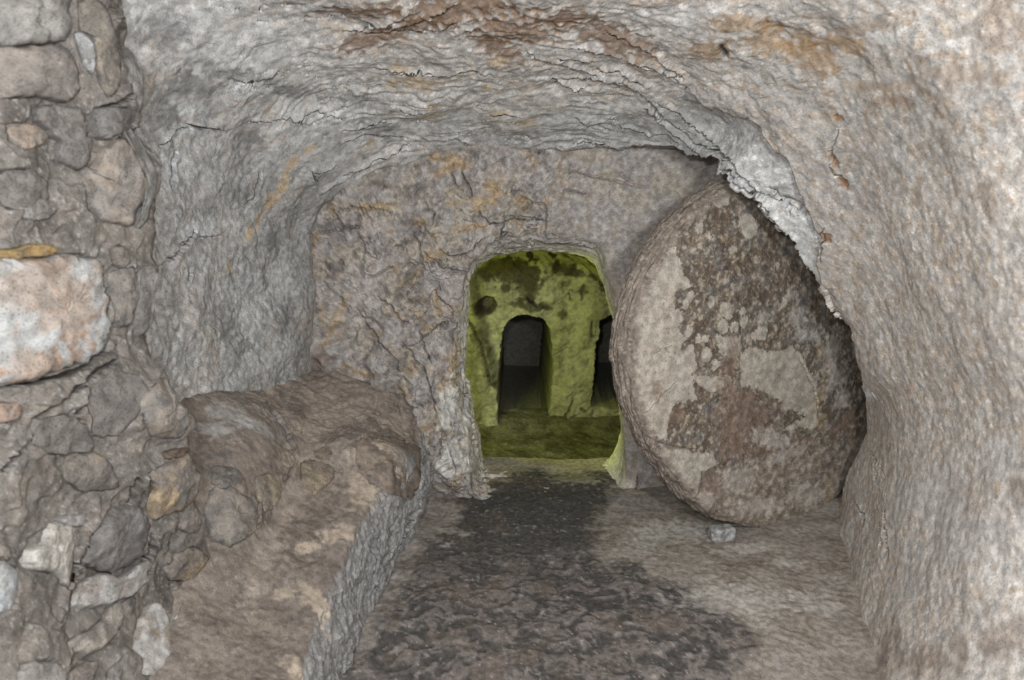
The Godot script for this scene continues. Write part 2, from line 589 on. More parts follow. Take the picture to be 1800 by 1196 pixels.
		c = c * (1.0 + .20 * g + .14 * e) * lerpf(1.0, 1.55, (1.0 - left) * (1.0 - right)) * lerpf(1.0, 1.2, smoothstep(9.4, 11.0, u)) * (1.0 - .08 * slab) * (1.0 - .24 * front * smoothstep(7.5, 9.5, u) * (1.0 - smoothstep(10.8, 12.0, u))) * (1.0 - .2 * front * (1.0 - smoothstep(7.5, 9.5, u)))  # brighter vault and dimmer near front: lamp falloff evened out in the colour
		s.C[i] = c
	var ochre := rgb(150, 112, 68); var rust := rgb(122, 88, 60); var umber := rgb(104, 86, 72); var white := rgb(190, 184, 178); var yel := rgb(172, 136, 84)
	# weathered brown band over the arch
	for e in [[790, 25, 170, 32, -6], [900, 50, 110, 40, 20], [690, 60, 110, 22, -20], [980, 30, 130, 30, 12], [1080, 70, 90, 22, 15], [640, 20, 90, 14, -12], [870, 80, 50, 22, 40]]:
		stain(s, e[0], e[1], e[2], e[3], e[4], rust, .75, .9, 30.0, -.004)
	for e in [[1350, 65, 120, 30, 12], [1300, 40, 70, 18, 10], [1430, 95, 80, 26, 20], [1480, 70, 50, 20, 0], [1250, 80, 60, 22, 10]]:
		stain(s, e[0], e[1], e[2], e[3], e[4], ochre, .65, .9, 28.0)
	stain(s, 1272, 83, 11, 13, 0, rgb(50, 47, 46), .9, .5, 60.0, -.012)
	for e in [[1640, 90, 40, 24, 0], [1560, 150, 80, 16, 5], [1700, 130, 60, 30, 5], [1560, 175, 40, 14, 0], [1750, 40, 50, 40, 0], [1520, 40, 60, 16, 0], [1720, 340, 30, 14, -40], [1750, 360, 18, 30, 0], [1580, 180, 40, 18, 10]]:
		stain(s, e[0], e[1], e[2], e[3], e[4], rgb(146, 122, 102), .6, .9, 24.0)
	for e in [[1340, 20, 30, 10, 0], [1380, 65, 14, 8, 0], [1290, 55, 40, 10, 0], [1180, 30, 60, 24, 0], [1560, 60, 40, 14, 0], [1660, 80, 50, 10, -10], [1600, 200, 12, 8, 0], [1510, 185, 12, 18, 30], [1590, 270, 18, 18, 20]]:
		stain(s, e[0], e[1], e[2], e[3], e[4], white, .7, .9, 40.0)
	# sooty patches and pale scrapes of the left part
	for e in [[320, 155, 40, 30, 0], [290, 60, 40, 40, 30], [345, 150, 60, 26, 20], [420, 130, 70, 16, 10], [300, 210, 30, 30, 0], [520, 170, 50, 14, 5], [440, 250, 40, 14, 0], [640, 180, 50, 14, 20], [660, 230, 40, 18, 20], [420, 340, 22, 22, 0], [440, 490, 30, 50, 10], [400, 560, 26, 40, 10], [480, 420, 20, 30, 30], [420, 600, 30, 30, 0], [500, 560, 20, 50, 10]]:
		stain(s, e[0], e[1], e[2], e[3], e[4], rgb(104, 99, 96), .6, .9, 30.0)
	for e in [[385, 170, 14, 12, 0], [330, 195, 26, 10, 20], [490, 500, 24, 60, 10], [440, 540, 40, 60, 10], [360, 400, 60, 30, 10], [500, 620, 20, 40, 0], [300, 320, 20, 60, 0]]:
		stain(s, e[0], e[1], e[2], e[3], e[4], rgb(176, 174, 172), .5, .8, 34.0)
	# yellow veins
	for e in [[512, 286, 9, 18, 25], [492, 318, 7, 24, 28], [472, 350, 11, 28, 28], [453, 384, 10, 24, 30], [438, 410, 7, 18, 30], [400, 470, 7, 18, 20], [545, 262, 16, 5, -20]]:
		stain(s, e[0], e[1], e[2], e[3], e[4], yel, .62, .85, 34.0)
	for e in [[735, 148, 40, 12, -6], [855, 155, 10, 8, 0], [870, 104, 24, 9, 5], [880, 195, 22, 7, 5], [920, 213, 24, 6, 0], [760, 205, 30, 7, -10], [690, 150, 16, 14, 0], [700, 120, 30, 10, 0], [760, 180, 20, 8, 0], [650, 255, 12, 8, 0]]:
		stain(s, e[0], e[1], e[2], e[3], e[4], rgb(178, 148, 104), .65, .7, 40.0)
	for e in [[1475, 205, 10, 14, 0], [1470, 280, 9, 12, 0], [1462, 405, 16, 14, 20], [1485, 320, 9, 14, 0]]:
		stain(s, e[0], e[1], e[2], e[3], e[4], rgb(140, 96, 60), .85, .5, 50.0, -.01)
	# smoother plaster-like skin low on the right
	for e in [[1640, 870, 60, 80, 0], [1700, 950, 90, 60, 0], [1590, 880, 30, 50, 0], [1600, 1000, 24, 60, 0], [1740, 800, 50, 40, 0]]:
		stain(s, e[0], e[1], e[2], e[3], e[4], rgb(176, 169, 162), .6, .8, 14.0)
	for e in [[1760, 1120, 60, 50, 0], [1680, 1130, 40, 40, 0], [1620, 1160, 60, 30, 0], [1560, 1130, 20, 50, 0], [1540, 1180, 30, 40, 0], [1790, 860, 20, 30, 0]]:
		stain(s, e[0], e[1], e[2], e[3], e[4], rgb(146, 128, 116), .7, .8, 14.0)
	vault_cracks(s)
	var a1 := int(nu * 3.6 / 17.0)
	var a2 := int(nu * 9.2 / 17.0)
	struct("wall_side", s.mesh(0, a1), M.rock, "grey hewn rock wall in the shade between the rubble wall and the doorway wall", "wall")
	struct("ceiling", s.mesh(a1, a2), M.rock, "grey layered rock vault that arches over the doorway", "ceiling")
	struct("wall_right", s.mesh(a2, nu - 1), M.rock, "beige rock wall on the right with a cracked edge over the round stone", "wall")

func vault_cracks(s: Sheet) -> void:
	for c in ["960 140 985 135 1010 142 1060 140 1100 148", "1130 185 1155 215 1180 235 1205 255 1230 275", "1140 170 1180 192 1220 225 1260 262 1290 290 1310 318 1340 352 1370 385 1400 420 1425 460"]:
		crack(s, c, .005, .03, .008, .03, 6.0)
	for c in ["1290 300 1325 330 1365 355 1410 375 1430 400 1448 425", "1345 325 1370 350 1405 365 1420 385 1440 420", "1465 490 1480 540 1500 575 1512 615"]:
		crack(s, c, .005, .024, -.010, .04, 6.0)
	for c in ["1530 770 1540 850 1545 920 1550 970", "1550 800 1552 860 1556 920 1562 985", "1485 812 1488 840 1484 870", "1500 880 1515 910 1514 930", "1478 220 1470 250 1464 280 1470 305 1484 318", "1464 390 1455 420 1456 450"]:
		crack(s, c, .005, .012, .003, .03, 6.0)
	for c in ["920 90 960 105 1000 115 1050 135", "1000 80 1060 92 1130 110 1170 130 1200 150", "1040 125 1090 130 1130 150", "1010 205 1030 220 1060 215 1085 210", "1080 225 1110 230 1140 243 1170 240 1190 258", "1000 250 1050 255 1120 262 1200 268", "1060 60 1120 85 1150 100 1200 140", "860 200 880 198 910 202", "700 190 720 192 750 193", "780 250 800 245 830 255", "655 127 690 127 740 130", "700 135 740 132 790 130 830 120 860 128", "600 232 630 228 660 220 680 212", "600 310 640 296 670 280 700 268 720 258", "560 340 590 322 620 308", "620 40 650 45 700 46 740 40 800 15", "640 70 700 60 760 55 800 40", "600 65 640 62 680 45 720 22", "330 220 350 225 390 230", "400 140 440 143 470 140 490 130", "440 222 480 220 510 215 545 228", "280 264 300 250 320 232 345 225 370 230 400 232", "320 265 300 320 300 335", "600 255 640 240 690 245 720 250", "1100 100 1150 125 1200 140", "980 100 1040 108", "560 330 545 300 590 290"]:
		crack(s, c, .0045, .022, .008, .03)
	for c in ["340 400 325 430 300 458", "350 415 365 418 385 414", "330 470 328 490", "460 300 445 345 430 360", "270 470 300 450 330 420", "520 220 560 205 600 212", "660 330 690 310 720 300"]:
		crack(s, c, .004, .018, .008, .03)
	# the loose flake; the dark shadow behind it is painted on
	stain(s, 976, 155, 9, 5, -20, rgb(60, 58, 57), .9, .3, 40.0, -.02)
	crack(s, "974 142 990 152 1010 160 1022 158", .006, .03, .02, .03, 1.0)

# ---------------------------------------------------------------- the wall with the doorway, laid out in rings round the opening
func back_wall() -> void:
	var front := row("940 426 0  1003 421 0  1050 432 0  1068 470 0  1078 515 0  1088 570 0  1097 650 0  1100 715 0  1098 765 0  1097 832 0  1080 850 0  1030 855 0  960 858 0  890 856 0  842 846 0  826 815 0  806 745 0  796 665 0  799 570 0  809 505 0  822 468 0  850 437 0  890 425 0")
	var fpx := "940 426  1003 421  1050 432  1068 470  1078 515  1088 570  1097 650  1100 715  1098 765  1097 832  1080 850  1030 855  960 858  890 856  842 846  828 815  812 745  800 665  803 570  811 505  822 468  850 437  890 425".split_floats(" ", false)
	var ipx := "940 440  1000 445  1042 459  1058 491  1068 522  1076 560  1086 650  1094 715  1094 750  1080 788  1050 808  1017 816  960 812  900 808  858 803  849 790  839 742  822 680  819 600  823 540  828 480  850 458  890 443".split_floats(" ", false)
	var opx := "940 120  1030 120  1180 120  1420 200  1480 320  1480 480  1480 640  1470 760  1460 850  1400 960  1250 960  1060 960  960 960  880 960  800 960  640 960  430 900  420 720  420 560  430 400  480 250  650 150  800 120".split_floats(" ", false)
	var mid_z := [-3.13, -3.13, -3.13, -3.13, -3.13, -3.13, -3.13, -3.12, -3.1, -3.09, -3.07, -3.07, -3.07, -3.07, -3.05, -3.03, -3.07, -3.1, -3.13, -3.13, -3.13, -3.13, -3.13]
	var ra := PackedVector3Array(); var rb := PackedVector3Array(); var rc := PackedVector3Array(); var rd := PackedVector3Array(); var re := PackedVector3Array(); var rf := PackedVector3Array()
	for k in 23:
		var f := Vector2(fpx[2 * k], fpx[2 * k + 1])
		var n := Vector2(ipx[2 * k], ipx[2 * k + 1])
		var o := Vector2(opx[2 * k], opx[2 * k + 1])
		var z: float = mid_z[k]
		var away := (n - Vector2(955, 640)).normalized()
		var g := n + away * 22.0
		ra.append(on_z(g.x, g.y, -3.56))
		rb.append(on_z(n.x, n.y, -3.36))
		rc.append(on_z(f.x, f.y, z))
		var m1 := f.lerp(o, .13)
		var m2 := f.lerp(o, .45)
		rd.append(on_z(m1.x, m1.y, z + .02 + (.05 if k >= 13 and k <= 17 else 0.0)))
		re.append(on_z(m2.x, m2.y, -3.13 + (.03 if k >= 14 and k <= 20 else 0.0)))
		rf.append(on_z(o.x, o.y, -3.14))
	var s := Sheet.new()
	s.build([ra, rb, rc, rd, re, rf], 920, 250, true)
	for i in s.nu * s.nv:                      # the foot of the wall and the sill go under the floor
		var q := s.P[i]
		if q.y < .12 and q.x < .5: s.P[i].y -= .035 * smoothstep(.12, .02, q.y) * smoothstep(-.3, -.12, q.x)
	s.finish()
	s.face_to(Vector3(0, .9, 0))
	var pink := rgb(158, 144, 134); var sand := rgb(166, 150, 130); var grey := rgb(146, 141, 137); var soot := rgb(104, 98, 94); var pale := rgb(180, 172, 164); var ochre := rgb(164, 130, 84); var brown := rgb(128, 108, 94)
	for i in s.nu * s.nv:
		var p := s.P[i]
		var v := float(i / s.nu) / (s.nv - 1) * 5.0
		var x := p.x
		var rough := 1.0 - smoothstep(.05, .35, x)                # the right part is dressed smoother
		var w := nz.get_noise_3dv(p * 6.0)
		var tun := 1.0 - smoothstep(1.3, 2.3, v)
		var q := Vector3(p.x * 8.0 + w * .8, p.y * 10.0 - p.x * 3.0 + w, p.z * 4.0)
		var flake := terr(nz.get_noise_3dv(q * .55) * .05, .014, .10) * smoothstep(-.1, .25, nz.get_noise_3dv(p * 4.0 + Vector3(0, 3, 3)))
		var d := nz.get_noise_3dv(p * 3.0) * .03 * (1.0 - tun * .6)
		d += flake * rough * (1.0 - .5 * tun)
		d += terr(nz.get_noise_3dv(p * 6.5 + Vector3(8, 1, 1)) * .04 + n5.get_noise_3dv(p * 20.0) * .006, .010, .10) * rough * (1.0 - .7 * tun) * .7
		d += n5.get_noise_3dv(p * 11.0) * .009 * (.2 + .8 * rough) * (1.0 - .5 * tun)
		d += n5.get_noise_3dv(p * 50.0) * .0010 * (.4 + .6 * rough)
		var st := n5.get_noise_3d(atan2(p.y - .45, p.x - .1) * 3.0, v * 7.0, p.z * 40.0)
		d += tun * terr(st * .012, .005, .3)
		var cr_ := absf(n5.get_noise_3dv(Vector3(p.x * 4.0, p.y * 4.5, 3.0) + Vector3.ONE * w * .4))
		d -= .022 * rough * smoothstep(-.1, .25, nz.get_noise_3dv(p * 4.0)) * (1.0 - smoothstep(.003, .016, cr_))
		s.D[i] = d * smoothstep(.2, 1.2, v)
		var a := n5.get_noise_3dv(p * 6.0 + Vector3(3, 1, 0))
		var b := n5.get_noise_3dv(p * 19.0)
		var e := n5.get_noise_3dv(p * 58.0)
		var c := pink.lerp(sand, smoothstep(-.1, .3, a))
		c = c.lerp(grey, .8 * smoothstep(.05, .4, b) * (.6 + .4 * rough))
		c = c.lerp(ochre, .65 * smoothstep(.2, .5, nz.get_noise_3dv(p * 9.0 + Vector3(0, 5, 0)) + .3 * b) * (.3 + .7 * rough))
		c = c.lerp(pale, .6 * smoothstep(.12, .5, e - .3 * a))
		c = c.lerp(soot, .7 * smoothstep(.14, .3, -b + .6 * e - .06) * (.15 + .85 * rough))
		c = c.lerp(rgb(122, 108, 98), .4 * smoothstep(.1, .3, n5.get_noise_3dv(p * 11.0 + Vector3(6, 6, 0)) - .02) * rough)
		c = c.lerp(pale, tun * .5)
		s.C[i] = c * (1.0 + .2 * n5.get_noise_3dv(p * 150.0) + .12 * e) * lerpf(.88, 1.15, tun)
	var oc := rgb(168, 132, 82); var dk := rgb(96, 88, 82)
	for e in [[800, 285, 30, 12, 5], [780, 300, 30, 10, -20], [765, 275, 14, 14, 0], [735, 390, 16, 24, 0], [660, 365, 40, 8, -10], [800, 640, 10, 50, 0], [785, 690, 14, 30, 20], [590, 560, 8, 60, 5], [770, 540, 10, 30, -20], [870, 330, 20, 30, 10], [840, 350, 20, 20, 0], [555, 420, 12, 10, 0], [915, 345, 12, 6, -10], [760, 450, 20, 10, 0], [830, 400, 26, 10, 0], [540, 455, 10, 40, 0], [1040, 280, 14, 5, 0]]:
		stain(s, e[0], e[1], e[2], e[3], e[4], oc, .58, .95, 34.0)
	for e in [[730, 400, 16, 30, -20], [720, 490, 12, 40, 25], [735, 530, 18, 10, 0], [640, 580, 14, 5, 30], [650, 590, 16, 6, 20], [575, 585, 10, 8, 0], [600, 400, 40, 8, 0], [575, 400, 16, 10, 0], [750, 560, 30, 8, 10], [700, 520, 10, 20, 0], [745, 325, 22, 16, 0], [720, 345, 20, 8, 20], [800, 590, 10, 14, 0], [700, 640, 30, 14, 0], [690, 680, 30, 20, 0], [590, 470, 20, 14, 0], [545, 400, 14, 60, 0], [800, 480, 22, 6, 5]]:
		stain(s, e[0], e[1], e[2], e[3], e[4], dk, .6, .8, 36.0, -.006)
	for e in [[540, 470, 10, 60, 0], [540, 560, 12, 50, 0], [560, 650, 26, 40, 10], [600, 660, 30, 20, 30], [530, 600, 14, 40, 0]]:
		stain(s, e[0], e[1], e[2], e[3], e[4], rgb(122, 104, 94), .75, .6, 20.0)
	for e in [[800, 520, 26, 36, 0], [660, 470, 50, 30, 0], [630, 540, 40, 60, 10], [650, 395, 40, 24, 0], [880, 310, 40, 14, 0], [780, 480, 20, 20, 0], [640, 500, 30, 40, 0]]:
		stain(s, e[0], e[1], e[2], e[3], e[4], rgb(166, 152, 144), .55, .6, 16.0)
	for e in [[800, 790, 22, 40, 0], [790, 710, 18, 50, 0], [820, 815, 14, 24, 0], [815, 740, 10, 40, 0], [780, 820, 14, 20, 0]]:
		stain(s, e[0], e[1], e[2], e[3], e[4], rgb(196, 188, 178), .7, .8, 24.0)
	for c in ["1130 330 1000 300 1010 320", "838 360 860 395 880 390 900 385 935 390", "880 430 885 395 885 380 940 384 960 390", "900 340 930 352 960 360 960 400 958 425", "895 345 900 335 930 340", "720 400 735 430 745 470 730 500 705 530", "560 400 600 370 650 365 680 372", "770 440 800 450 830 440 850 420", "660 520 690 540 700 560 720 570", "740 440 780 470 820 480", "810 300 825 330 828 345", "790 300 800 320 812 335", "1085 300 1110 320 1090 305", "990 345 992 335 1030 340", "700 600 740 640 760 690 770 740", "620 540 640 575 660 595 700 640", "790 560 760 580 740 600 700 610", "760 510 790 540 800 560", "850 430 880 425 920 430 1000 425 1050 440", "740 350 765 375 760 390", "735 575 745 600 760 640", "640 400 600 402 560 410", "830 460 860 430 890 408 870 440"]:
		crack(s, c, .0032, .014, .008, .03)
	for c in ["770 740 790 780 800 830", "790 700 800 760 815 820", "810 680 825 740 838 800", "775 650 790 700 780 760 770 800", "800 610 815 650 815 700"]:
		crack(s, c, .006, .012, .006, .03)
	struct("wall_back", s.mesh(0, s.nu), M.rock, "pinkish hewn rock wall with the low doorway cut through it", "wall")

# ---------------------------------------------------------------- floor
func inside(poly: PackedVector2Array, q: Vector2) -> bool:
	return Geometry2D.is_point_in_polygon(q, poly)

func trace_floor(txt: String) -> PackedVector2Array:
	var w := txt.split_floats(" ", false)
	var out := PackedVector2Array()
	for k in range(0, w.size() - 1, 2):
		var p := on_y(w[k], w[k + 1], 0.0)
		out.append(Vector2(p.x, p.z))
	return out

func edge_distance(poly: PackedVector2Array, q: Vector2) -> float:
	var d := 1e9
	for k in poly.size():
		var a := Geometry2D.get_closest_point_to_segment(q, poly[k], poly[(k + 1) % poly.size()])
		d = minf(d, a.distance_to(q))
	return d if inside(poly, q) else -d

func floor_() -> void:
	var s := Sheet.new()
	var x0 := -1.15; var x1 := 1.5
	s.nu = 540; s.nv = 450
	s.P.resize(s.nu * s.nv)
	for v in s.nv:
		var t := float(v) / (s.nv - 1)
		var z := -3.42 + 1.95 * t + 2.4 * pow(t, 9.0)
		for u in s.nu: s.P[v * s.nu + u] = Vector3(x0 + (x1 - x0) * u / (s.nu - 1), 0, z)
	s.finish()
	s.face_to(Vector3(0, 1, -2))
	var dark := trace_floor("800 845 900 820 1090 830 1085 870 1050 905 1045 960 1065 985 1130 1000 1210 1030 1260 1060 1310 1110 1330 1200 1340 1300 540 1300 600 1196 640 1110 690 1030 720 980 760 930 810 890")
	var c_light := rgb(141, 128, 116); var c_dust := rgb(127, 112, 97); var c_dark := rgb(76, 71, 67); var c_mid := rgb(120, 107, 100); var c_pale := rgb(156, 146, 138); var c_brown := rgb(104, 88, 74)
	# coarse distance field of the dark trodden part
	var gw := 100; var gh := 150
	var df := PackedFloat32Array(); df.resize(gw * gh)
	for b in gh:
		for a in gw: df[b * gw + a] = edge_distance(dark, Vector2(x0 + (x1 - x0) * a / (gw - 1), -3.42 + 4.4 * b / (gh - 1)))
	for i in s.nu * s.nv:
		var p := s.P[i]
		var ga := (p.x - x0) / (x1 - x0) * (gw - 1.001)
		var gb := (p.z + 3.42) / 4.4 * (gh - 1.001)
		var a0 := int(ga); var b0 := int(gb)
		var ta := ga - a0; var tb := gb - b0
		var dd := lerpf(lerpf(df[b0 * gw + a0], df[b0 * gw + a0 + 1], ta), lerpf(df[(b0 + 1) * gw + a0], df[(b0 + 1) * gw + a0 + 1], ta), tb)
		var a := n5.get_noise_3dv(p * 6.0)
		var b := n5.get_noise_3dv(p * 20.0)
		var e := n5.get_noise_3dv(p * 70.0)
		var wrp := Vector3(nz.get_noise_3dv(p * 9.0), 0, nz.get_noise_3dv(p * 9.0 + Vector3(5, 5, 5)))
		var q := Vector3(p.x * 13.0, 0, p.z * 19.0) + wrp * .9
		var worm := nz.get_noise_3dv(q)
		var d := a * .006 + b * .0022 + e * .0007 + nz.get_noise_3dv(p * 2.0) * .02
		var near := smoothstep(-2.75, -2.3, p.z)
		d += worm * .004 * near
		d += .012 * smoothstep(.25, .9, p.x) * smoothstep(0.02, -.12, dd)      # the ground rises a little to the right
		s.D[i] = d - .012
		var m := smoothstep(-.05, .05, dd + .10 * a + .07 * b)
		var c := c_light.lerp(c_dust, smoothstep(-.1, .35, a + .3 * b))
		c = c.lerp(c_pale, .5 * smoothstep(.15, .5, b))
		var blot := smoothstep(-.14, .12, worm + .12 * b) * near * (.85 + .3 * a)
		var dc := c_dark.lerp(c_mid, clampf(blot, 0, 1) * .85)
		dc = dc.lerp(c_pale, .5 * smoothstep(.3, .6, b + .3 * e) )
		dc = dc.lerp(c_brown, .5 * smoothstep(.1, .4, nz.get_noise_3dv(p * 4.0 + Vector3(7, 0, 0))))
		c = c.lerp(dc, m)
		c = c.lerp(c_pale, .7 * smoothstep(.42, .62, n1.get_noise_3dv(p * 95.0) - .25))
		s.C[i] = c * .9 * (1.0 + .2 * n5.get_noise_3dv(p * 160.0) + .1 * e)
	var wht := rgb(168, 160, 150)
	for e in [[860, 830, 40, 14, 5], [1010, 838, 60, 10, 0], [900, 822, 40, 8, 0]]:
		stain(s, e[0], e[1], e[2], e[3], e[4], rgb(140, 128, 100), .6, .8, 26.0)
	for e in [[1120, 890, 40, 30, 10], [1100, 870, 30, 14, 0], [1230, 885, 50, 10, 10]]:
		stain(s, e[0], e[1], e[2], e[3], e[4], rgb(112, 102, 98), .35, .8, 20.0)
	for e in [[1180, 930, 80, 20, 0], [1330, 960, 90, 14, 0], [1300, 1050, 100, 30, 0], [1120, 960, 40, 20, 0], [1430, 1060, 40, 40, 0], [1390, 990, 30, 12, 0], [800, 930, 30, 8, 0], [780, 955, 18, 6, 0]]:
		stain(s, e[0], e[1], e[2], e[3], e[4], wht, .45, .9, 26.0)
	for e in [[1440, 960, 60, 30, 0], [1490, 1080, 30, 80, 15], [1360, 950, 60, 16, 0], [1530, 1180, 30, 40, 0]]:
		stain(s, e[0], e[1], e[2], e[3], e[4], rgb(124, 110, 100), .4, .7, 16.0)
	struct("floor", s.mesh(0, s.nu - 1), M.dust, "trodden earth floor, dark in the middle and pale below the round stone", "floor")

# ---------------------------------------------------------------- bench on the left
func bench() -> void:
	var rows := [
		row("450 630 3.3  555 650 3.25  620 664 3.25  690 684 3.25  728 712 3.25  745 756 3.25  756 810 3.3  764 872 3.4"),
		row("380 670 2.75  460 690 2.78  540 712 2.87  620 735 2.95  690 752 3.0  735 785 3.03  752 828 3.1  754 880 3.21"),
		row("300 690 2.4  390 700 2.5  480 725 2.6  545 775 2.68  635 772 2.7  715 796 2.78  742 850 2.91  740 915 3.06"),
		row("260 720 2.2  350 745 2.32  450 762 2.42  520 825 2.5  600 838 2.57  678 850 2.6  712 905 2.74  712 970 2.83"),
		row("230 800 2.0  330 835 2.12  420 850 2.2  480 905 2.3  560 915 2.36  632 930 2.4  668 980 2.53  676 1035 2.58"),
		row("200 900 1.85  300 950 1.97  390 965 2.05  455 985 2.1  530 995 2.15  592 1015 2.19  630 1055 2.33  644 1105 2.38"),
		row("150 1030 1.7  260 1080 1.78  350 1085 1.85  420 1092 1.9  490 1098 1.93  553 1110 1.96  590 1145 2.1  608 1180 2.18"),
		row("100 1200 1.45  220 1230 1.52  310 1230 1.57  380 1230 1.6  450 1232 1.62  515 1238 1.66  542 1262 1.8  562 1285 1.95")]
	var s := Sheet.new()
	var last: PackedVector3Array = rows[7]     # on past the camera
	var on := PackedVector3Array()
	for p in last: on.append(Vector3(p.x - .04, p.y, 0.7))
	rows.append(on)
	s.build(rows, 380, 400)
	s.face_to(Vector3(0.2, 1.5, -2))
	var dust := rgb(136, 120, 107); var dust2 := rgb(121, 106, 94); var sand := rgb(158, 138, 116); var grey := rgb(142, 138, 135); var soot := rgb(98, 91, 87); var pale := rgb(172, 164, 156)
	for i in s.nu * s.nv:
		var p := s.P[i]
		var n := s.N[i]
		var u := float(i % s.nu) / (s.nu - 1) * 7.0
		var a := n5.get_noise_3dv(p * 6.0 + Vector3(1, 8, 0))
		var b := n5.get_noise_3dv(p * 20.0)
		var e := n5.get_noise_3dv(p * 62.0)
		var steep := smoothstep(4.6, 5.2, u) * smoothstep(.8, .45, n.y + .2 * b)
		var far := smoothstep(-2.2, -2.6, p.z)
		var w := nz.get_noise_3dv(p * 5.0)
		var d := nz.get_noise_3dv(p * 3.0) * .022 + a * .007 * (1.0 - steep) + b * .0028 + e * .0008
		d += far * terr(nz.get_noise_3dv(p * Vector3(8, 12, 8) + Vector3.ONE * w) * .03, .01, .3) * .35
		d += steep * (n5.get_noise_3dv(p * Vector3(46, 16, 46)) * .005 + terr(nz.get_noise_3dv(p * 12.0) * .03, .010, .3) * .5)
		s.D[i] = d
		var c := dust.lerp(dust2, smoothstep(-.2, .3, a))
		c = c.lerp(sand, .6 * smoothstep(.1, .45, nz.get_noise_3dv(p * 7.0) + .3 * b) * (.4 + .6 * far))
		c = c.lerp(grey, steep * .9)
		c = c.lerp(soot, .45 * smoothstep(.2, .5, -b + .5 * e))
		c = c.lerp(pale, .35 * smoothstep(.18, .5, e + .3 * b - .1))
		s.C[i] = c * .70 * (1.0 + .25 * far) * (1.0 + .2 * n5.get_noise_3dv(p * 160.0) + .1 * e)
	for e in [[620, 700, 90, 30, 10], [600, 640, 40, 30, 20], [680, 735, 50, 14, 0], [700, 745, 40, 16, 10], [660, 690, 60, 20, 0], [580, 720, 60, 30, 20]]:
		stain(s, e[0], e[1], e[2], e[3], e[4], rgb(142, 125, 110), .6, .7, 18.0)
	for e in [[660, 800, 40, 36, 0], [690, 785, 36, 18, 10], [640, 860, 30, 50, 10], [700, 840, 24, 30, 0], [560, 1060, 24, 60, 0], [540, 960, 30, 14, 0], [500, 1040, 30, 16, 0], [530, 1180, 20, 30, 0], [590, 940, 40, 20, 0]]:
		stain(s, e[0], e[1], e[2], e[3], e[4], rgb(164, 143, 120), .6, .7, 26.0)
	for e in [[400, 730, 60, 18, 15], [440, 745, 40, 12, 10], [470, 760, 30, 10, 20], [380, 760, 40, 12, 0]]:
		stain(s, e[0], e[1], e[2], e[3], e[4], rgb(146, 140, 134), .6, .7, 26.0)
	for e in [[420, 700, 50, 8, 10], [480, 720, 10, 30, -40], [500, 760, 12, 30, -20], [370, 830, 40, 16, 0], [390, 800, 30, 10, 0], [700, 770, 30, 10, 20], [720, 790, 20, 20, 0]]:
		stain(s, e[0], e[1], e[2], e[3], e[4], soot, .45, .8, 30.0)
	for c in ["462 700 480 720 500 745 515 790 512 820 500 850", "455 840 457 870 450 920 445 935", "650 950 660 990 664 1040", "690 790 700 830 720 850 745 800", "740 870 720 920 700 960", "600 790 640 770 690 770 730 790", "500 830 470 850 468 900"]:
		crack(s, c, .005, .014, .008, .03)
	var stones := []
	stones.append(["530 812 548 806 566 812 584 820 588 838 574 852 556 866 540 856 528 836", .012, [rgb(164, 142, 112), rgb(140, 122, 104)], 1, .62])
	stones.append(["450 840 470 832 490 838 496 862 484 892 466 900 456 880", .014, [rgb(160, 140, 114), rgb(136, 122, 108)], 2, .62])
	stones.append(["495 795 512 790 520 806 514 822 498 816", .008, [rgb(160, 142, 118), rgb(140, 126, 112)], 3, .62])
	stones.append(["548 792 570 784 584 796 578 808 556 806", .006, [rgb(150, 130, 108), rgb(128, 114, 102)], 4, .62])
	stones.append(["368 862 400 856 430 866 452 880 454 920 440 945 405 960 372 950 358 910", .02, [rgb(152, 138, 124), rgb(126, 116, 108)], 5, .62])
	stones.append(["370 820 396 818 420 826 428 846 400 858 372 850", .012, [rgb(134, 122, 112), rgb(112, 104, 98)], 6, .62])
	stones.append(["628 775 660 764 700 768 736 786 742 820 735 860 715 880 680 870 650 850 625 815", .016, [rgb(158, 136, 116), rgb(136, 120, 108)], 7, .62])
	for t in stones: bed_stone(s, t[0])
	var o := struct("rock_bench", s.mesh(0, s.nu - 1), M.dust, "dusty rock-cut bench running along the left side, with a rough grey front face", "bench")
	for t in stones: stone(o, s, t[0], t[1], t[2], t[3], t[4] if t.size() > 4 else RUB * (1.2 if t[3] in [32, 33, 34, 35, 36, 39, 40, 42, 17] else 1.05 if t[3] in [13, 29, 37, 27, 16, 15] else .97), t[5] if t.size() > 5 else "")
	# blocks that show in the bench

# the hollow in the bedding in which a stone sits
func bed_stone(s: Sheet, outline: String) -> void:
	var w := outline.split_floats(" ", false)
	var poly := PackedVector2Array()
	var lo := Vector2(1e9, 1e9)
	var hi := -lo
	for k in range(0, w.size() - 1, 2):
		var f := s.find(self, w[k], w[k + 1])
		if f.x < 0: continue
		poly.append(Vector2(f))
		lo = lo.min(Vector2(f)); hi = hi.max(Vector2(f))
	if poly.size() < 3: return
	for v in range(int(lo.y), int(hi.y) + 1):
		for u in range(int(lo.x), int(hi.x) + 1):
			if inside(poly, Vector2(u, v)): s.D[v * s.nu + u] = minf(s.D[v * s.nu + u] * .3 - .008, -.007)

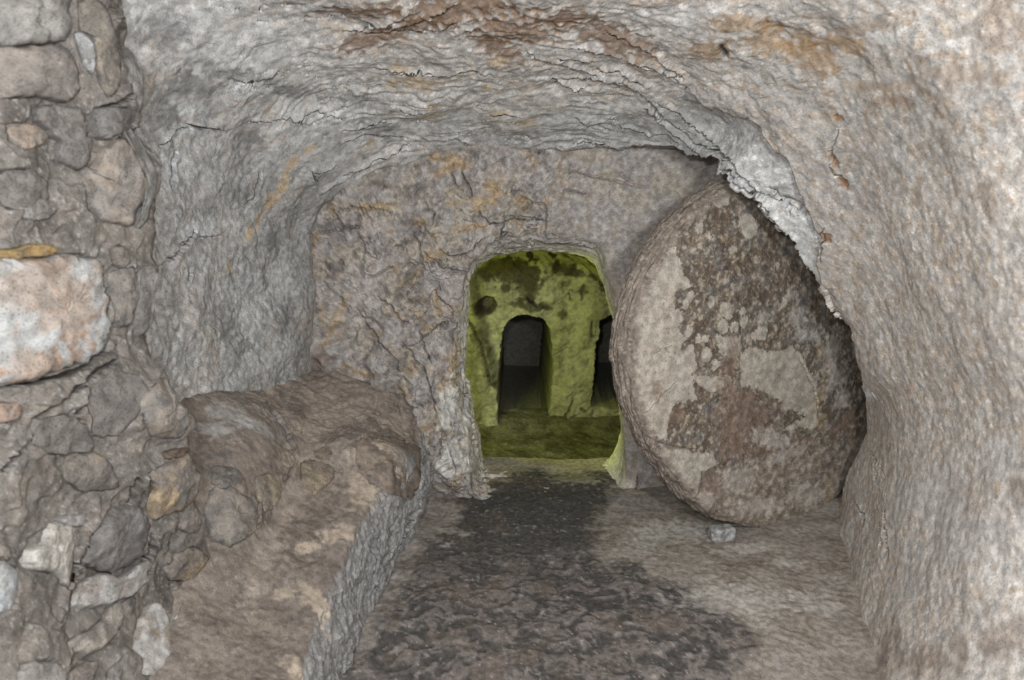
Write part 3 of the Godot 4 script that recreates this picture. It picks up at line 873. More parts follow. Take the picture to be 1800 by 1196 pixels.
# a stone set in a sheet: outline as x y pairs, rising «high» out of the bedding
func stone(parent: Node, s: Sheet, outline: String, high: float, cols: Array, seed_: int, tone := RUB, label := "") -> void:
	var w := outline.split_floats(" ", false)
	var pts := PackedVector3Array()
	var mid := Vector2.ZERO
	for k in range(0, w.size() - 1, 2): mid += Vector2(w[k], w[k + 1])
	mid /= w.size() / 2
	var fm := s.find(self, mid.x, mid.y)
	if fm.x < 0: return
	var im := fm.y * s.nu + fm.x
	var n := s.N[im]
	var c0 := s.P[im]
	for k in range(0, w.size() - 1, 2):
		var f := s.find(self, w[k], w[k + 1])
		if f.x < 0:
			pts.append(on_plane(w[k], w[k + 1], c0, n)); continue
		var i := f.y * s.nu + f.x
		pts.append(s.P[i])
	var na := 96; var nr := 21
	high *= .8
	var ring := Sheet.along(pts, na, true)
	var b := Sheet.new()
	b.nu = na; b.nv = nr; b.wrap = true
	b.P.resize(na * nr)
	var off := Vector3(seed_ * 3.7, seed_ * 1.3, 0)
	for v in nr:
		var r := 1.06 * (1.0 - float(v) / (nr - 1))
		for u in na:
			var jag := 1.0 + .13 * nz.get_noise_3dv(ring[u] * 20.0 + off) + .07 * n5.get_noise_3dv(ring[u] * 70.0)
			var rr := r * lerpf(1.0, jag, smoothstep(.2, 1.0, r))
			var p := c0.lerp(ring[u], maxf(rr, .002))
			var lift := pow(clampf(1.0 - pow(minf(r, 1.0), 5.0), 0, 1), .55)
			p += n * (lift * high - (.035 + high) * smoothstep(.97, 1.06, r) - .004)
			b.P[v * na + u] = p
	b.finish()
	b.face_to(c0 + n)
	for i in na * nr:
		var p := b.P[i]
		var q := p + off
		var v := i / na
		var body := smoothstep(0.0, 4.0, v)
		b.D[i] = (nz.get_noise_3dv(q * 10.0) * .25 * high + terr(nz.get_noise_3dv(q * 12.0) * .02, .007, .3) * .35 + n5.get_noise_3dv(q * 24.0) * .0025 + n5.get_noise_3dv(q * 80.0) * .0008) * body
		var t := n5.get_noise_3dv(q * 14.0)
		var e := n5.get_noise_3dv(q * 55.0)
		var c: Color = cols[0].lerp(cols[1], smoothstep(-.15, .2, t + .25 * e))
		if cols.size() > 2: c = c.lerp(cols[2], smoothstep(.0, .18, nz.get_noise_3dv(q * 11.0 + Vector3(0, 0, 5)) + .2 * e))
		c = c.lerp(rgb(110, 102, 97), .45 * smoothstep(.2, .5, -t + .5 * e))
		if seed_ > 10 and not seed_ in [12, 28, 32, 33, 36]: c = c.lerp(rgb(132, 122, 114), .75 * smoothstep(-.12, .16, n5.get_noise_3dv(q * 8.0 + Vector3(3, 0, 0)) + .1 * e))
		if seed_ == 11:
			var wq := q + Vector3.ONE * .05 * nz.get_noise_3dv(q * 14.0)
			var band := absf(n5.get_noise_3dv(wq * 7.0))
			c = Color(rgb(214, 212, 210)).lerp(rgb(190, 150, 122), smoothstep(.12, .03, band + .03 * e)).lerp(rgb(186, 160, 140), .8 * smoothstep(.05, .25, nz.get_noise_3dv(q * 5.0 + Vector3(1, 1, 8)) + .15 * t))
		b.C[i] = c * tone * (1.0 + .18 * n5.get_noise_3dv(p * 200.0) + .12 * e)
	var m := b.mesh(0, na)
	var o := put("stone", m, M.rock, parent)
	if label: o.set_meta("label", label)

# ---------------------------------------------------------------- rubble wall on the near left
func rubble() -> void:
	var ys := [-90, 0, 40, 80, 120, 160, 200, 232, 262, 290, 320, 345, 375, 400, 425, 450, 470, 490, 515, 540, 562, 585, 610, 640, 665, 690, 715, 740, 770, 800, 830, 860, 890, 920, 950, 985, 1010, 1035, 1070, 1110, 1150, 1200, 1300]
	var ex := [215, 218, 212, 222, 244, 250, 250, 240, 262, 278, 276, 270, 276, 279, 274, 272, 282, 268, 262, 272, 268, 260, 266, 276, 296, 314, 322, 334, 326, 336, 350, 346, 342, 356, 360, 364, 352, 338, 328, 314, 304, 288, 256]
	var dy := [-90, 160, 380, 610, 700, 790, 890, 1000, 1100, 1200, 1300]
	var dd := [1.62, 1.65, 1.68, 1.70, 1.74, 1.8, 1.88, 2.0, 1.83, 1.63, 1.45]
	var ed := []
	for y in ys:
		for k in dy.size() - 1:
			if y >= dy[k] and y <= dy[k + 1]:
				ed.append(lerpf(dd[k], dd[k + 1], float(y - dy[k]) / (dy[k + 1] - dy[k])))
				break
	var cols := [[], [], [], [], [], [], []]
	for k in ys.size():
		var y: float = ys[k]
		var x: float = ex[k]
		var d: float = ed[k]
		var dl := lerpf(1.36, 1.30, (y + 90.0) / 1390.0)
		var sx := 262.0 if y < 620 else x
		cols[0].append(pt(-260, y, dl - .14)); cols[1].append(pt(0, y, dl))
		cols[2].append(pt(sx * .42, y, lerpf(dl, d, .40) - .01)); cols[3].append(pt(sx * .76, y, lerpf(dl, d, .74) - .02))
		cols[4].append(pt(x - 14, y, d - .025)); cols[5].append(pt(x, y, d + .02)); cols[6].append(pt(x - 40, y, d + .45))
	var far := []
	for p in cols[0]: far.append(Vector3(-1.0, p.y, 0.9))
	cols.insert(0, far)
	for c in cols:                             # down to the ground outside the picture
		var p: Vector3 = c[-1]
		c.append(Vector3(p.x, .15, p.z)); c.append(Vector3(p.x, -.05, p.z))
	var rows := []
	for c in cols: rows.append(PackedVector3Array(c))
	var s := Sheet.new()
	s.build(rows, 560, 320)
	s.face_to(Vector3(0.2, 1.2, -1.0))
	var mortar := rgb(136, 125, 115); var dark := rgb(114, 104, 95); var warm := rgb(150, 134, 120); var pale := rgb(176, 168, 160)
	for i in s.nu * s.nv:
		var p := s.P[i]
		var a := n5.get_noise_3dv(p * 8.0)
		var b := n5.get_noise_3dv(p * 26.0)
		var e := n5.get_noise_3dv(p * 80.0)
		var d := nz.get_noise_3dv(p * 6.0) * .016 + a * .006 + b * .0022 + e * .0008
		d += terr(nz.get_noise_3dv(p * 5.0 + Vector3(2, 0, 0)) * .03, .012, .12) * .5
		s.D[i] = d
		var c := mortar.lerp(dark, smoothstep(-.1, .35, a + .3 * b))
		c = c.lerp(warm, .6 * smoothstep(.05, .35, nz.get_noise_3dv(p * 12.0)))
		c = c.lerp(pale, .8 * smoothstep(.22, .45, e + .2 * b - .05))
		c = c.lerp(dark, .5 * smoothstep(.2, .45, -e))
		s.C[i] = c * RUB * (1.0 + .25 * n5.get_noise_3dv(p * 200.0))
	for c in ["0 680 80 668 150 645 190 612 210 560 225 520 240 470 244 440", "150 670 170 650 210 632 215 610", "130 730 148 710 155 680", "0 830 30 800 40 790", "60 740 110 700 150 672", "245 20 235 40 220 35", "215 0 200 20 190 30", "170 190 200 185 230 170", "140 300 160 285 162 265", "205 250 230 235 240 215", "110 1110 125 1050 128 1000 140 985 165 960", "265 935 260 975 258 1010 235 1045 200 1055", "245 840 240 870 235 885", "265 910 310 880 340 870", "300 970 300 940 310 915", "340 1050 320 1090 300 1140", "120 1170 150 1130 200 1100 215 1060"]:
		crack(s, c, .006, .03, .010, .04)
	var stones := []
	stones.append(["-60 455 0 452 50 458 95 447 140 446 168 455 180 480 186 515 190 560 188 600 176 625 140 640 90 655 40 672 0 672 -60 668", .035, [rgb(212, 210, 208), rgb(192, 158, 132), rgb(200, 196, 196)], 11, RUB * .92, "large white stone streaked with orange"])
	stones.append(["-40 440 20 438 60 430 100 433 104 442 90 450 40 455 -40 452", .012, [rgb(186, 146, 84), rgb(170, 136, 90)], 12, RUB, "narrow ochre stone"])
	stones.append(["145 292 158 300 200 240 235 262 256 300 258 330 240 372 222 396 180 390 158 368 156 330", .03, [rgb(168, 148, 130), rgb(150, 138, 128)], 13])
	stones.append(["168 190 200 186 228 190 236 208 226 228 205 240 175 245 165 215", .02, [rgb(140, 132, 126), rgb(124, 114, 106)], 14])
	stones.append(["-60 -60 60 -60 118 -50 120 20 122 60 100 78 40 80 -60 82", .03, [rgb(166, 158, 148), rgb(150, 142, 134)], 15])
	stones.append(["-60 88 30 82 100 80 130 95 138 130 140 160 120 180 60 172 20 170 -60 178", .03, [rgb(172, 156, 140), rgb(156, 140, 128)], 16])
	stones.append(["128 60 150 62 164 80 168 120 164 132 146 118 138 95", .018, [rgb(186, 186, 186), rgb(150, 146, 142)], 17])
	stones.append(["135 5 170 -10 195 30 205 70 215 120 205 165 185 170 170 120 160 60 140 50", .018, [rgb(152, 138, 124), rgb(134, 122, 112), rgb(166, 148, 126)], 18])
	stones.append(["222 78 240 84 250 110 254 160 252 195 240 202 232 170 224 130", .02, [rgb(168, 160, 150), rgb(150, 142, 134)], 19])
	stones.append(["10 220 40 214 72 222 82 240 70 256 40 262 14 250", .014, [rgb(166, 142, 122), rgb(150, 134, 120)], 20])
	stones.append(["192 440 212 432 226 442 228 460 214 474 198 466", .022, [rgb(164, 138, 116), rgb(140, 126, 116)], 21])
	stones.append(["60 190 100 184 140 190 150 215 150 245 130 262 95 240 70 215", .016, [rgb(146, 136, 128), rgb(136, 126, 118)], 22])
	stones.append(["214 228 236 224 262 262 276 290 276 330 262 385 250 400 240 396 256 350 262 310 248 276", .016, [rgb(164, 158, 150), rgb(146, 140, 134)], 23])
	stones.append(["110 240 140 238 162 246 160 282 142 298 118 290 100 270", .014, [rgb(138, 128, 122), rgb(124, 114, 108)], 24])
	stones.append(["195 480 230 470 245 500 240 540 222 580 205 560 200 520", .016, [rgb(158, 144, 130), rgb(140, 128, 120)], 25])
	stones.append(["245 470 268 462 276 480 262 500 270 545 268 575 252 590 246 550", .016, [rgb(156, 148, 140), rgb(138, 130, 124)], 26])
	stones.append(["250 690 280 655 300 690 318 712 330 735 324 768 300 772 265 768 250 740", .03, [rgb(160, 142, 124), rgb(148, 138, 130)], 27])
	stones.append(["288 797 310 790 336 784 338 792 318 804 290 808", .012, [rgb(134, 108, 88), rgb(118, 98, 84)], 28, RUB, "thin brown stone flake"])
	stones.append(["262 835 290 815 330 800 348 812 352 838 346 870 322 890 296 902 270 915 258 890 268 862", .028, [rgb(166, 144, 120), rgb(146, 132, 122), rgb(180, 150, 112)], 29])
	stones.append(["135 812 170 800 204 825 206 860 170 864 136 862 120 840", .014, [rgb(158, 136, 112), rgb(138, 124, 114)], 30])
	stones.append(["160 935 190 898 225 888 250 895 262 912 258 950 240 985 190 1010 150 1000 135 985", .026, [rgb(150, 142, 136), rgb(126, 118, 112)], 31])
	stones.append(["130 1040 160 1010 210 1015 240 992 262 985 262 1018 248 1040 215 1055 180 1066 140 1070 128 1058", .022, [rgb(180, 174, 166), rgb(156, 144, 134)], 32])
	stones.append(["48 978 80 950 100 920 122 922 128 960 126 1000 118 1036 90 1010 62 1002", .022, [rgb(182, 172, 160), rgb(160, 148, 136)], 33])
	stones.append(["104 915 125 905 150 908 146 925 120 924", .012, [rgb(172, 166, 158), rgb(150, 142, 136)], 34])
	stones.append(["120 1130 150 1112 180 1090 192 1066 214 1060 216 1090 200 1120 170 1145 130 1152", .022, [rgb(168, 154, 138), rgb(150, 138, 126)], 35])
	stones.append(["245 1090 270 1060 300 1085 322 1040 334 1032 318 1090 300 1140 280 1190 248 1186 240 1140", .022, [rgb(176, 154, 130), rgb(160, 150, 140), rgb(182, 174, 166)], 36])
	stones.append(["290 1000 310 975 340 960 362 978 364 1000 345 1018 320 1024 296 1020", .022, [rgb(166, 146, 120), rgb(146, 132, 118), rgb(176, 140, 96)], 37])
	stones.append(["312 925 334 880 352 905 354 925 344 938 322 935", .014, [rgb(158, 142, 128), rgb(140, 128, 118)], 38])
	stones.append(["-50 985 0 980 30 1000 32 1040 20 1070 0 1082 -50 1080", .016, [rgb(160, 160, 160), rgb(150, 146, 142)], 39])
	stones.append(["40 1170 80 1160 112 1172 116 1220 70 1240 30 1220", .018, [rgb(170, 164, 156), rgb(150, 142, 134)], 40])
	stones.append(["118 1190 140 1166 172 1160 170 1186 150 1215 125 1225", .016, [rgb(156, 138, 122), rgb(140, 126, 116)], 41])
	stones.append(["190 1180 212 1160 218 1180 205 1210 188 1220", .012, [rgb(170, 164, 156), rgb(150, 142, 134)], 42])
	stones.append(["-40 715 0 705 32 712 34 730 10 742 -40 745", .018, [rgb(164, 134, 114), rgb(140, 124, 114)], 43])
	stones.append(["60 740 110 728 150 740 170 790 140 800 90 800 58 780", .010, [rgb(142, 130, 121), rgb(130, 120, 112)], 44])
	stones.append(["150 700 200 650 245 660 262 690 240 740 200 770 160 760", .012, [rgb(136, 126, 118), rgb(126, 116, 109)], 45])
	stones.append(["0 300 40 296 80 310 90 350 60 372 10 366 -20 335", .012, [rgb(146, 134, 124), rgb(136, 124, 116)], 46])
	stones.append(["30 345 60 340 90 352 104 372 80 388 40 384", .012, [rgb(168, 158, 148), rgb(146, 136, 128)], 47])
	for t in stones: bed_stone(s, t[0])
	var o := struct("wall_left", s.mesh(0, s.nu - 1), M.dust, "rubble wall of stones in grey mortar at the near left edge", "wall")
	for t in stones: stone(o, s, t[0], t[1], t[2], t[3], t[4] if t.size() > 4 else RUB * (1.2 if t[3] in [32, 33, 34, 35, 36, 39, 40, 42, 17] else 1.05 if t[3] in [13, 29, 37, 27, 16, 15] else .97), t[5] if t.size() > 5 else "")
	var beige := rgb(170, 152, 136); var buff := rgb(176, 150, 124); var grey := rgb(150, 144, 138); var lt := rgb(186, 178, 170); var wht := rgb(205, 203, 202); var org := rgb(184, 146, 116); var dk := rgb(128, 118, 110)

# ---------------------------------------------------------------- inner chamber
func chamber() -> void:
	var floor_y := -0.5
	var zb := -5.2
	# back wall with burial openings sunk into it
	var s := Sheet.new()
	var x0 := -1.0; var x1 := 1.3; var y0 := -.56; var y1 := 1.1
	s.nu = 340; s.nv = 270
	s.P.resize(s.nu * s.nv)
	for v in s.nv:
		for u in s.nu: s.P[v * s.nu + u] = Vector3(x0 + (x1 - x0) * u / (s.nu - 1), y0 + (y1 - y0) * v / (s.nv - 1), zb)
	s.finish()
	s.face_to(Vector3(0, 0, 0))
	var holes := []
	for h in [["878 738 876 690 880 631 884 590 892 568 908 559 928 556 946 559 958 567 966 585 970 620 970 660 966 705 962 742", 1.3, .014], ["1039 716 1043 690 1047 650 1049 610 1054 600 1057 562 1075 556 1120 560 1125 640 1120 720", 1.1, .014], ["838 536 842 526 855 521 868 525 874 538 868 550 856 554 843 550", .12, .03]]:
		var poly := PackedVector2Array()
		var w: PackedFloat64Array = h[0].split_floats(" ", false)
		for k in range(0, w.size() - 1, 2):
			var p := on_z(w[k], w[k + 1], zb)
			poly.append(Vector2(p.x, p.y))
		holes.append([poly, h[1], h[2]])
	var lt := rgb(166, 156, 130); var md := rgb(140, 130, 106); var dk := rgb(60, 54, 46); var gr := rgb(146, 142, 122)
	for i in s.nu * s.nv:
		var p := s.P[i]
		var a := n5.get_noise_3dv(p * 6.0 + Vector3(5, 0, 0))
		var b := n5.get_noise_3dv(p * 18.0)
		var q := Vector2(p.x + .012 * b, p.y + .012 * a)
		var d := nz.get_noise_3dv(p * 3.0) * .05 + a * .02 + b * .005
		d += terr(nz.get_noise_3dv(p * 5.0 + Vector3(1, 2, 0)) * .08, .025, .3) * .35
		# left of the opening the rock steps forward
		d += .10 * smoothstep(-.12, -.2, p.x + (p.y - .1) * .25)
		# sill below the right opening
		for h in holes:
			var e := edge_distance(h[0], q)
			d = lerpf(d, -h[1], smoothstep(-h[2] * .3, h[2], e))
		s.D[i] = d
		var c := lt.lerp(md, smoothstep(-.2, .3, a))
		c = c.lerp(gr, smoothstep(.0, .3, b) * .7)
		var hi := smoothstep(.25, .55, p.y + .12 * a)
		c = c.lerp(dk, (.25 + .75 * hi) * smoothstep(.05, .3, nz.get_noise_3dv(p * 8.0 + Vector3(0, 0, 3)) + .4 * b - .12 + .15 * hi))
		for h in holes: if inside(h[0], q): c = c.lerp(rgb(96, 90, 82), .8)  # openings darkened inside: shade put into the rock colour
		s.C[i] = c
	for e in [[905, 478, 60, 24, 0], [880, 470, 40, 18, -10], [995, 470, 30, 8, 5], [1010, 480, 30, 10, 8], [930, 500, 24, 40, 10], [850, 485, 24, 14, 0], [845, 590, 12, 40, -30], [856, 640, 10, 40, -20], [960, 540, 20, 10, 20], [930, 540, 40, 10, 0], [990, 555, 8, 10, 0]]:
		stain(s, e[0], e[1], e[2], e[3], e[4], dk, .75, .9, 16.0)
	for e in [[1000, 520, 40, 20, 0], [1010, 600, 26, 80, 0], [1010, 700, 30, 40, 0], [850, 690, 16, 40, 0], [870, 600, 10, 30, 0], [1000, 490, 20, 6, 0]]:
		stain(s, e[0], e[1], e[2], e[3], e[4], rgb(170, 164, 140), .55, .8, 14.0)
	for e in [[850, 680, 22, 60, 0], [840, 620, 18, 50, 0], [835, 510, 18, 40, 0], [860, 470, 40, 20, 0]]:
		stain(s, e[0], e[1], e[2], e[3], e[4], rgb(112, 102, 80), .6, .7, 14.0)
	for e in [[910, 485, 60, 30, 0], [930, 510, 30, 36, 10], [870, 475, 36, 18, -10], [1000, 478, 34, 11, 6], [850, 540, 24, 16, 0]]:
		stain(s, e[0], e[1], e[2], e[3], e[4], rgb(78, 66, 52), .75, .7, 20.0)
	for c in ["821 552 835 575 850 610 860 650 864 680", "1000 512 1022 512 1024 530", "1002 514 1006 530", "905 530 925 525 945 540", "985 748 1005 750 1030 745", "1008 700 1000 725 990 735", "1020 715 1030 725", "1040 560 1040 590 1050 592"]:
		crack(s, c, .010, .025, .012, .05, 2.0)
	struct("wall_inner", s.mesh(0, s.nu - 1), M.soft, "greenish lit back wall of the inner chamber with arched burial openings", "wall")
	# sides and ceiling
	var prof := [Vector2(-.98, -.55), Vector2(-.95, -.1), Vector2(-.88, .25), Vector2(-.66, .55), Vector2(-.3, .74), Vector2(.1, .79), Vector2(.45, .72), Vector2(.68, .5), Vector2(.86, .22), Vector2(.95, -.1), Vector2(.98, -.55)]
	var rows := []
	for k in 5:
		var t := k / 4.0
		var r := PackedVector3Array()
		for p in prof: r.append(Vector3(p.x * lerpf(1.02, .92, t * t), -.55 + (p.y + .55) * lerpf(1.17, .88, t), lerpf(-3.5, -5.36, t)))
		rows.append(r)
	var v := Sheet.new()
	v.build(rows, 240, 120)
	v.face_to(Vector3(0, 0, -4.4))
	for i in v.nu * v.nv:
		var p := v.P[i]
		var a := n5.get_noise_3dv(p * 6.0)
		var b := n5.get_noise_3dv(p * 20.0)
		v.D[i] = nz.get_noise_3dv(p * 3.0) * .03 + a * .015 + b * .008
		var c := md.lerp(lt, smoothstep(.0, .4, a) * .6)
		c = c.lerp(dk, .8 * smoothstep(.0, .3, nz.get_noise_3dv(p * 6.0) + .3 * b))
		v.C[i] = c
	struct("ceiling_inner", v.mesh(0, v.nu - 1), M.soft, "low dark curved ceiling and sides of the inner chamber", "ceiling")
	# front side of the chamber, round the back of the doorway
	var fs := Sheet.new()
	var hole := PackedVector3Array(); var rim := PackedVector3Array()
	var hp := "940 418  1000 420  1064 436  1084 480  1096 520  1102 560  1112 650  1118 715  1120 770  1100 812  1060 830  1020 840  960 834  900 830  850 826  826 800  816 742  800 680  797 600  800 540  804 470  836 440  884 422".split_floats(" ", false)
	for k in 23:
		var p := on_z(hp[2 * k], hp[2 * k + 1], -3.5)
		hole.append(p)
		var c := Vector3(.11, .42, -3.5)
		var dir := (p - c).normalized()
		var tx := 1e9
		if absf(dir.x) > .01: tx = minf(tx, 1.15 / absf(dir.x))
		if dir.y > .01: tx = minf(tx, .75 / dir.y)
		if dir.y < -.01: tx = minf(tx, 1.0 / -dir.y)
		rim.append(c + dir * tx)
	fs.build([hole, rim], 240, 50, true)
	fs.face_to(Vector3(0, 0, -5))
	for i in fs.nu * fs.nv:
		fs.D[i] = nz.get_noise_3dv(fs.P[i] * 5.0) * .015
		fs.C[i] = md
	struct("wall_inner_front", fs.mesh(0, fs.nu), M.soft, "dim back side of the doorway wall inside the inner chamber", "wall")
	# floor
	var fl := Sheet.new()
	fl.nu = 200; fl.nv = 160
	fl.P.resize(fl.nu * fl.nv)
	for b in fl.nv:
		for a in fl.nu: fl.P[b * fl.nu + a] = Vector3(-1.1 + 2.3 * a / (fl.nu - 1), floor_y, -5.35 + 1.95 * b / (fl.nv - 1))
	fl.finish()
	fl.face_to(Vector3(0, 1, -4))
	for i in fl.nu * fl.nv:
		var p := fl.P[i]
		var a := n5.get_noise_3dv(p * 5.0)
		var b := n5.get_noise_3dv(p * 18.0)
		fl.D[i] = a * .02 + b * .006 + .06 * smoothstep(-5.0, -5.2, p.z + .1 * a)
		fl.C[i] = rgb(112, 104, 86).lerp(rgb(88, 80, 64), smoothstep(-.2, .3, a)).lerp(rgb(136, 128, 104), .5 * smoothstep(.1, .4, b))
	struct("floor_inner", fl.mesh(0, fl.nu - 1), M.dust, "dull green lit earth floor of the inner chamber beyond the sill", "floor")

# ---------------------------------------------------------------- the rolling stone
func disc() -> void:
	var foot := on_y(1330, 931, 0.0)
	var yaw := deg_to_rad(30.0)
	var n := Vector3(sin(yaw), .02, cos(yaw)).normalized()
	var face := "1288 326 1255 343 1225 366 1195 398 1167 440 1142 480 1124 520 1111 570 1106 620 1109 670 1117 715 1131 755 1151 795 1179 838 1211 875 1246 903 1286 923 1330 932 1375 930 1420 917 1466 886 1506 836 1530 770 1534 690 1520 610 1494 540 1462 478 1424 422 1380 374 1336 340".split_floats(" ", false)
	var pts := PackedVector3Array()
	var c0 := Vector3.ZERO
	for k in range(0, face.size() - 1, 2):
		pts.append(on_plane(face[k], face[k + 1], foot, n))
	for p in pts: c0 += p / pts.size()
	var na := 640
	var ring := Sheet.along(pts, na, true)
	var root := Node3D.new()
	root.name = "rolling_stone"
	add_child(root)
	root.position = Vector3(c0.x, 0, c0.z)
	tag(root, "huge round rolling stone of mottled brown and cream rock standing on edge beside the doorway", "rolling stone")
	var thick := .10
	var s := Sheet.new()
	var nr := 135; var ne := 14; var nb := 40; var nk := 8
	s.nu = na; s.nv = nr + ne + nb + nk; s.wrap = true
	s.P.resize(na * s.nv)
	for v in s.nv:
		for u in na:
			var p: Vector3
			var out := (ring[u] - c0).normalized()
			var R := (ring[u] - c0).length()
			if v < nr:
				p = c0 + out * lerpf(.002, R - .028, pow(float(v) / (nr - 1), .8))
			elif v < nr + ne:
				var t := float(v - nr + 1) / ne * PI / 2
				p = c0 + out * (R - .028 + .028 * sin(t)) - n * (.028 - .028 * cos(t))
			elif v < nr + ne + nb:
				var t := float(v - nr - ne + 1) / nb
				p = c0 + out * (R + .012 * sin(t * PI) - .004 * t) - n * lerpf(.028, thick, t)
			else:
				var t := float(v - nr - ne - nb + 1) / nk
				p = c0 + out * R * lerpf(1.0, .01, t) - n * (thick + .006)
			s.P[v * na + u] = p
	s.finish()
	# the normals all round face outward
	for i in na * s.nv:
		var v := i / na
		if s.N[i].dot(n if v < nr else (ring[i % na] - c0).normalized() if v < nr + ne + nb else -n) < 0:
			s.flip = true
		break
	var probe := s.N[60 * na + 10].dot(n)
	s.flip = probe < 0
	if s.flip:
		for i in na * s.nv: s.N[i] = -s.N[i]
	for i in na: s.N[i] = n
	var e1 := Vector3(cos(yaw), 0, -sin(yaw))
	var e2 := n.cross(e1).normalized()
	if e2.y < 0: e2 = -e2
	var polys := []
	for txt in ["1095 600 1104 540 1120 500 1148 450 1187 433 1203 487 1217 503 1187 515 1185 540 1200 547 1203 563 1190 578 1208 593 1193 613 1220 620 1223 647 1213 660 1283 663 1287 673 1250 693 1217 668 1227 703 1187 710 1173 743 1173 777 1133 763 1108 700", "1157 815 1146 788 1197 790 1253 800 1260 817 1230 833 1227 867 1187 850", "1302 645 1303 623 1317 612 1360 617 1393 610 1415 633 1420 650 1433 667 1437 700 1437 750 1367 757 1417 733 1383 717 1350 693 1320 680 1300 680", "1257 587 1277 593 1300 593 1303 613 1297 637 1263 620", "1255 336 1285 332 1282 360 1264 366 1250 352", "1296 380 1318 376 1334 395 1326 415 1312 420 1298 400", "1198 400 1208 408 1212 420 1204 414"]:
		var w: PackedFloat64Array = txt.split_floats(" ", false)
		var poly := PackedVector2Array()
		for k in range(0, w.size() - 1, 2):
			var p := on_plane(w[k], w[k + 1], c0, n) - c0
			poly.append(Vector2(p.dot(e1), p.dot(e2)))
		polys.append(poly)
	var blobs := []
	for e in [[1206, 534, 8], [1213, 521, 9], [1250, 530, 9], [1272, 540, 11], [1278, 552, 10], [1307, 567, 9], [1305, 549, 8], [1212, 582, 9], [1228, 597, 8], [1240, 597, 7], [1213, 614, 9], [1241, 624, 12], [1258, 641, 9], [1233, 642, 5], [1378, 532, 8], [1330, 463, 5], [1212, 385, 9], [1228, 400, 8], [1245, 415, 6], [1365, 465, 6], [1288, 440, 8], [1270, 575, 12], [1290, 575, 10], [1340, 585, 14], [1330, 590, 10]]:
		var p := on_plane(e[0], e[1], c0, n) - c0
		blobs.append(Vector3(p.dot(e1), p.dot(e2), e[2] * 2.75 / F))
	var cream := rgb(182, 168, 149); var brown := rgb(112, 95, 79); var grey := rgb(117, 109, 102); var tan_ := rgb(148, 122, 92); var pink := rgb(162, 140, 120); var dkb := rgb(84, 72, 62); var rimc := rgb(146, 128, 112); var rimd := rgb(122, 104, 88)
	for i in na * s.nv:
		var v := i / na
		var p := s.P[i]
		var a := n5.get_noise_3dv(p * 9.0)
		var b := n5.get_noise_3dv(p * 26.0)
		var e := n5.get_noise_3dv(p * 75.0)
		var l := p - c0
		var q := Vector2(l.dot(e1) + .012 * b + .008 * e, l.dot(e2) + .012 * n5.get_noise_3dv(p * 26.0 + Vector3(4, 4, 4)) + .008 * e)
		var f := 0.0
		for poly in polys:
			if inside(poly, q): f = 1.0
		for o in blobs:
			if Vector2(q.x - o.x, q.y - o.y).length() < o.z: f = 1.0
		var low := smoothstep(-.30, -.42, q.y + .06 * a)
		var right_low := smoothstep(.1, .3, q.x) * smoothstep(.15, -.05, q.y)
		var base := brown.lerp(grey, smoothstep(-.1, .3, a)).lerp(tan_, .7 * smoothstep(.08, .35, b + .2 * e)).lerp(dkb, .6 * smoothstep(.1, .4, -b + .3 * e))
		base = base.lerp(tan_, .7 * smoothstep(.12, .3, n5.get_noise_3dv(p * 48.0 + Vector3(2, 0, 0))))
		base = base.lerp(cream, .65 * smoothstep(.24, .36, n5.get_noise_3dv(p * 40.0 + Vector3(0, 7, 0)) + .1 * a))
		base = base.lerp(pink, low * (.6 + .5 * b))
		base = base.lerp(cream, .7 * smoothstep(.22, .4, b + .4 * e + .12 * right_low + .1 * low - .04))
		var cr_ := cream.lerp(pink, .45 * smoothstep(.05, .4, a)).lerp(tan_, .4 * smoothstep(.32, .5, e))
		cr_ = cr_.lerp(brown, .5 * smoothstep(.32, .5, -b + .3 * e - .04))
		var c := base.lerp(cr_, f)
		var rim := smoothstep(nr - 6, nr + 4, v + 6.0 * b)
		var st := n5.get_noise_3dv(Vector3(l.dot(e1) * 9.0, l.dot(e2) * 9.0, l.dot(n) * 80.0))
		var rc := rimc.lerp(rimd, smoothstep(-.2, .3, st)).lerp(cream, .5 * smoothstep(.15, .4, e + st * .4))
		s.C[i] = c.lerp(rc, rim) * (1.0 + (.2 - .13 * f) * n5.get_noise_3dv(p * 160.0) + (.1 - .07 * f) * e) * lerpf(.70, .71, f)
		var d := nz.get_noise_3dv(p * 5.0) * .007 + a * .004 + b * .0022 + e * .0007 + f * .003 * (1.0 - rim)
		d += rim * (terr(st * .012, .005, .4) * .8 + nz.get_noise_3dv(p * 8.0) * .010 * smoothstep(nr, nr + ne, v))
		s.D[i] = d * smoothstep(0.0, 6.0, v)
	for e in [[1445, 680, 9, 60, 0], [1440, 620, 8, 30, 0], [1442, 740, 10, 24, 0], [1460, 860, 8, 40, -8]]:
		stain(s, e[0], e[1], e[2], e[3], e[4], rgb(158, 128, 84), .42, .8, 40.0)
	for e in [[1190, 732, 18, 20, 0], [1260, 850, 34, 14, -30], [1245, 845, 14, 20, 0], [1310, 730, 60, 40, 0], [1290, 780, 40, 40, 0], [1350, 790, 60, 24, 0], [1290, 690, 40, 20, 20], [1410, 780, 40, 14, 0], [1480, 750, 40, 20, -30], [1280, 640, 30, 12, 45], [1155, 690, 14, 18, 30]]:
		stain(s, e[0], e[1], e[2], e[3], e[4], rgb(120, 94, 78), .6, .8, 40.0)
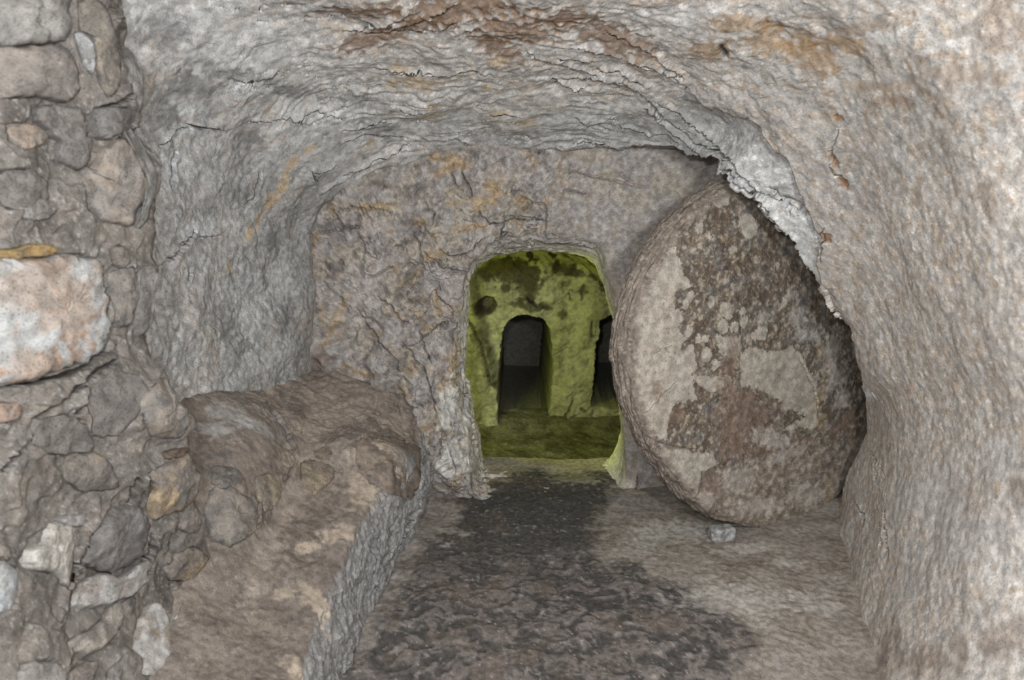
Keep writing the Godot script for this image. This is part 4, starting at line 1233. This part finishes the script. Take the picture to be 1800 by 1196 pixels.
	for e in [[1470, 660, 24, 30, 0], [1480, 700, 20, 24, 0], [1400, 560, 24, 20, 0], [1420, 590, 30, 14, 0], [1340, 560, 20, 10, 0], [1390, 520, 14, 10, 0], [1380, 800, 60, 16, -10], [1350, 770, 40, 20, 10], [1300, 840, 40, 30, 0], [1330, 890, 70, 20, 0], [1240, 880, 20, 14, 20], [1460, 620, 20, 40, 0], [1370, 780, 40, 10, 0], [1420, 870, 40, 30, 0]]:
		stain(s, e[0], e[1], e[2], e[3], e[4], rgb(170, 158, 146), .5, .9, 46.0)
	for c in ["1133 765 1160 780 1200 788 1230 790", "1290 640 1300 690 1298 720", "1130 730 1160 700 1190 670", "1400 620 1430 680 1440 740", "1150 620 1180 608", "1130 490 1145 488 1155 500"]:
		crack(s, c, .0028, .005, .002, .02, 2.0)
	for i in s.P.size(): s.P[i] -= root.position
	# face and rim as two parts of the stone
	put("stone_face", part_rows(s, 0, nr), M.rock, root)
	put("stone_rim", part_rows(s, nr - 1, s.nv), M.rock, root)

func part_rows(s: Sheet, v0: int, v1: int) -> ArrayMesh:
	var t := Sheet.new()
	t.nu = s.nu; t.nv = v1 - v0; t.wrap = s.wrap; t.flip = s.flip
	t.P = s.P.slice(v0 * s.nu, v1 * s.nu)
	t.N = s.N.slice(v0 * s.nu, v1 * s.nu)
	t.D = s.D.slice(v0 * s.nu, v1 * s.nu)
	t.C = s.C.slice(v0 * s.nu, v1 * s.nu)
	return t.mesh(0, s.nu)

# ---------------------------------------------------------------- the small stone that props the rolling stone
func chock() -> void:
	var at := on_y(1267, 932, 0.02)
	var s := Sheet.new()
	s.nu = 110; s.nv = 70; s.wrap = true
	s.P.resize(s.nu * s.nv)
	for v in s.nv:
		var th := PI * v / (s.nv - 1)
		for u in s.nu:
			var ph := TAU * u / s.nu
			var d := Vector3(sin(th) * cos(ph), cos(th), sin(th) * sin(ph))
			var k := pow(pow(absf(d.x), 4.5) + pow(absf(d.y), 4.5) + pow(absf(d.z), 4.5), -1.0 / 4.5)
			var p := d * k * Vector3(.045, .027, .028)
			p.y += .027
			s.P[v * s.nu + u] = p
	s.finish()
	s.flip = s.N[30 * s.nu].dot(s.P[30 * s.nu] - Vector3(0, .03, 0)) < 0
	for i in s.nu * s.nv:
		if s.flip: s.N[i] = -s.N[i]
		if not s.N[i].is_normalized(): s.N[i] = (s.P[i] - Vector3(0, .03, 0)).normalized()
		var p := s.P[i]
		s.D[i] = nz.get_noise_3dv(p * 20.0) * .003 + n5.get_noise_3dv(p * 90.0) * .0015
		s.C[i] = rgb(150, 146, 142).lerp(rgb(120, 116, 112), smoothstep(-.2, .3, n5.get_noise_3dv(p * 50.0)))
	var o := put("chock_stone", s.mesh(0, s.nu), M.rock)
	o.position = at + Vector3(0, -.030, .018)
	o.rotation.y = .15
	tag(o, "small grey rounded stone block on the floor against the bottom of the rolling stone", "stone")
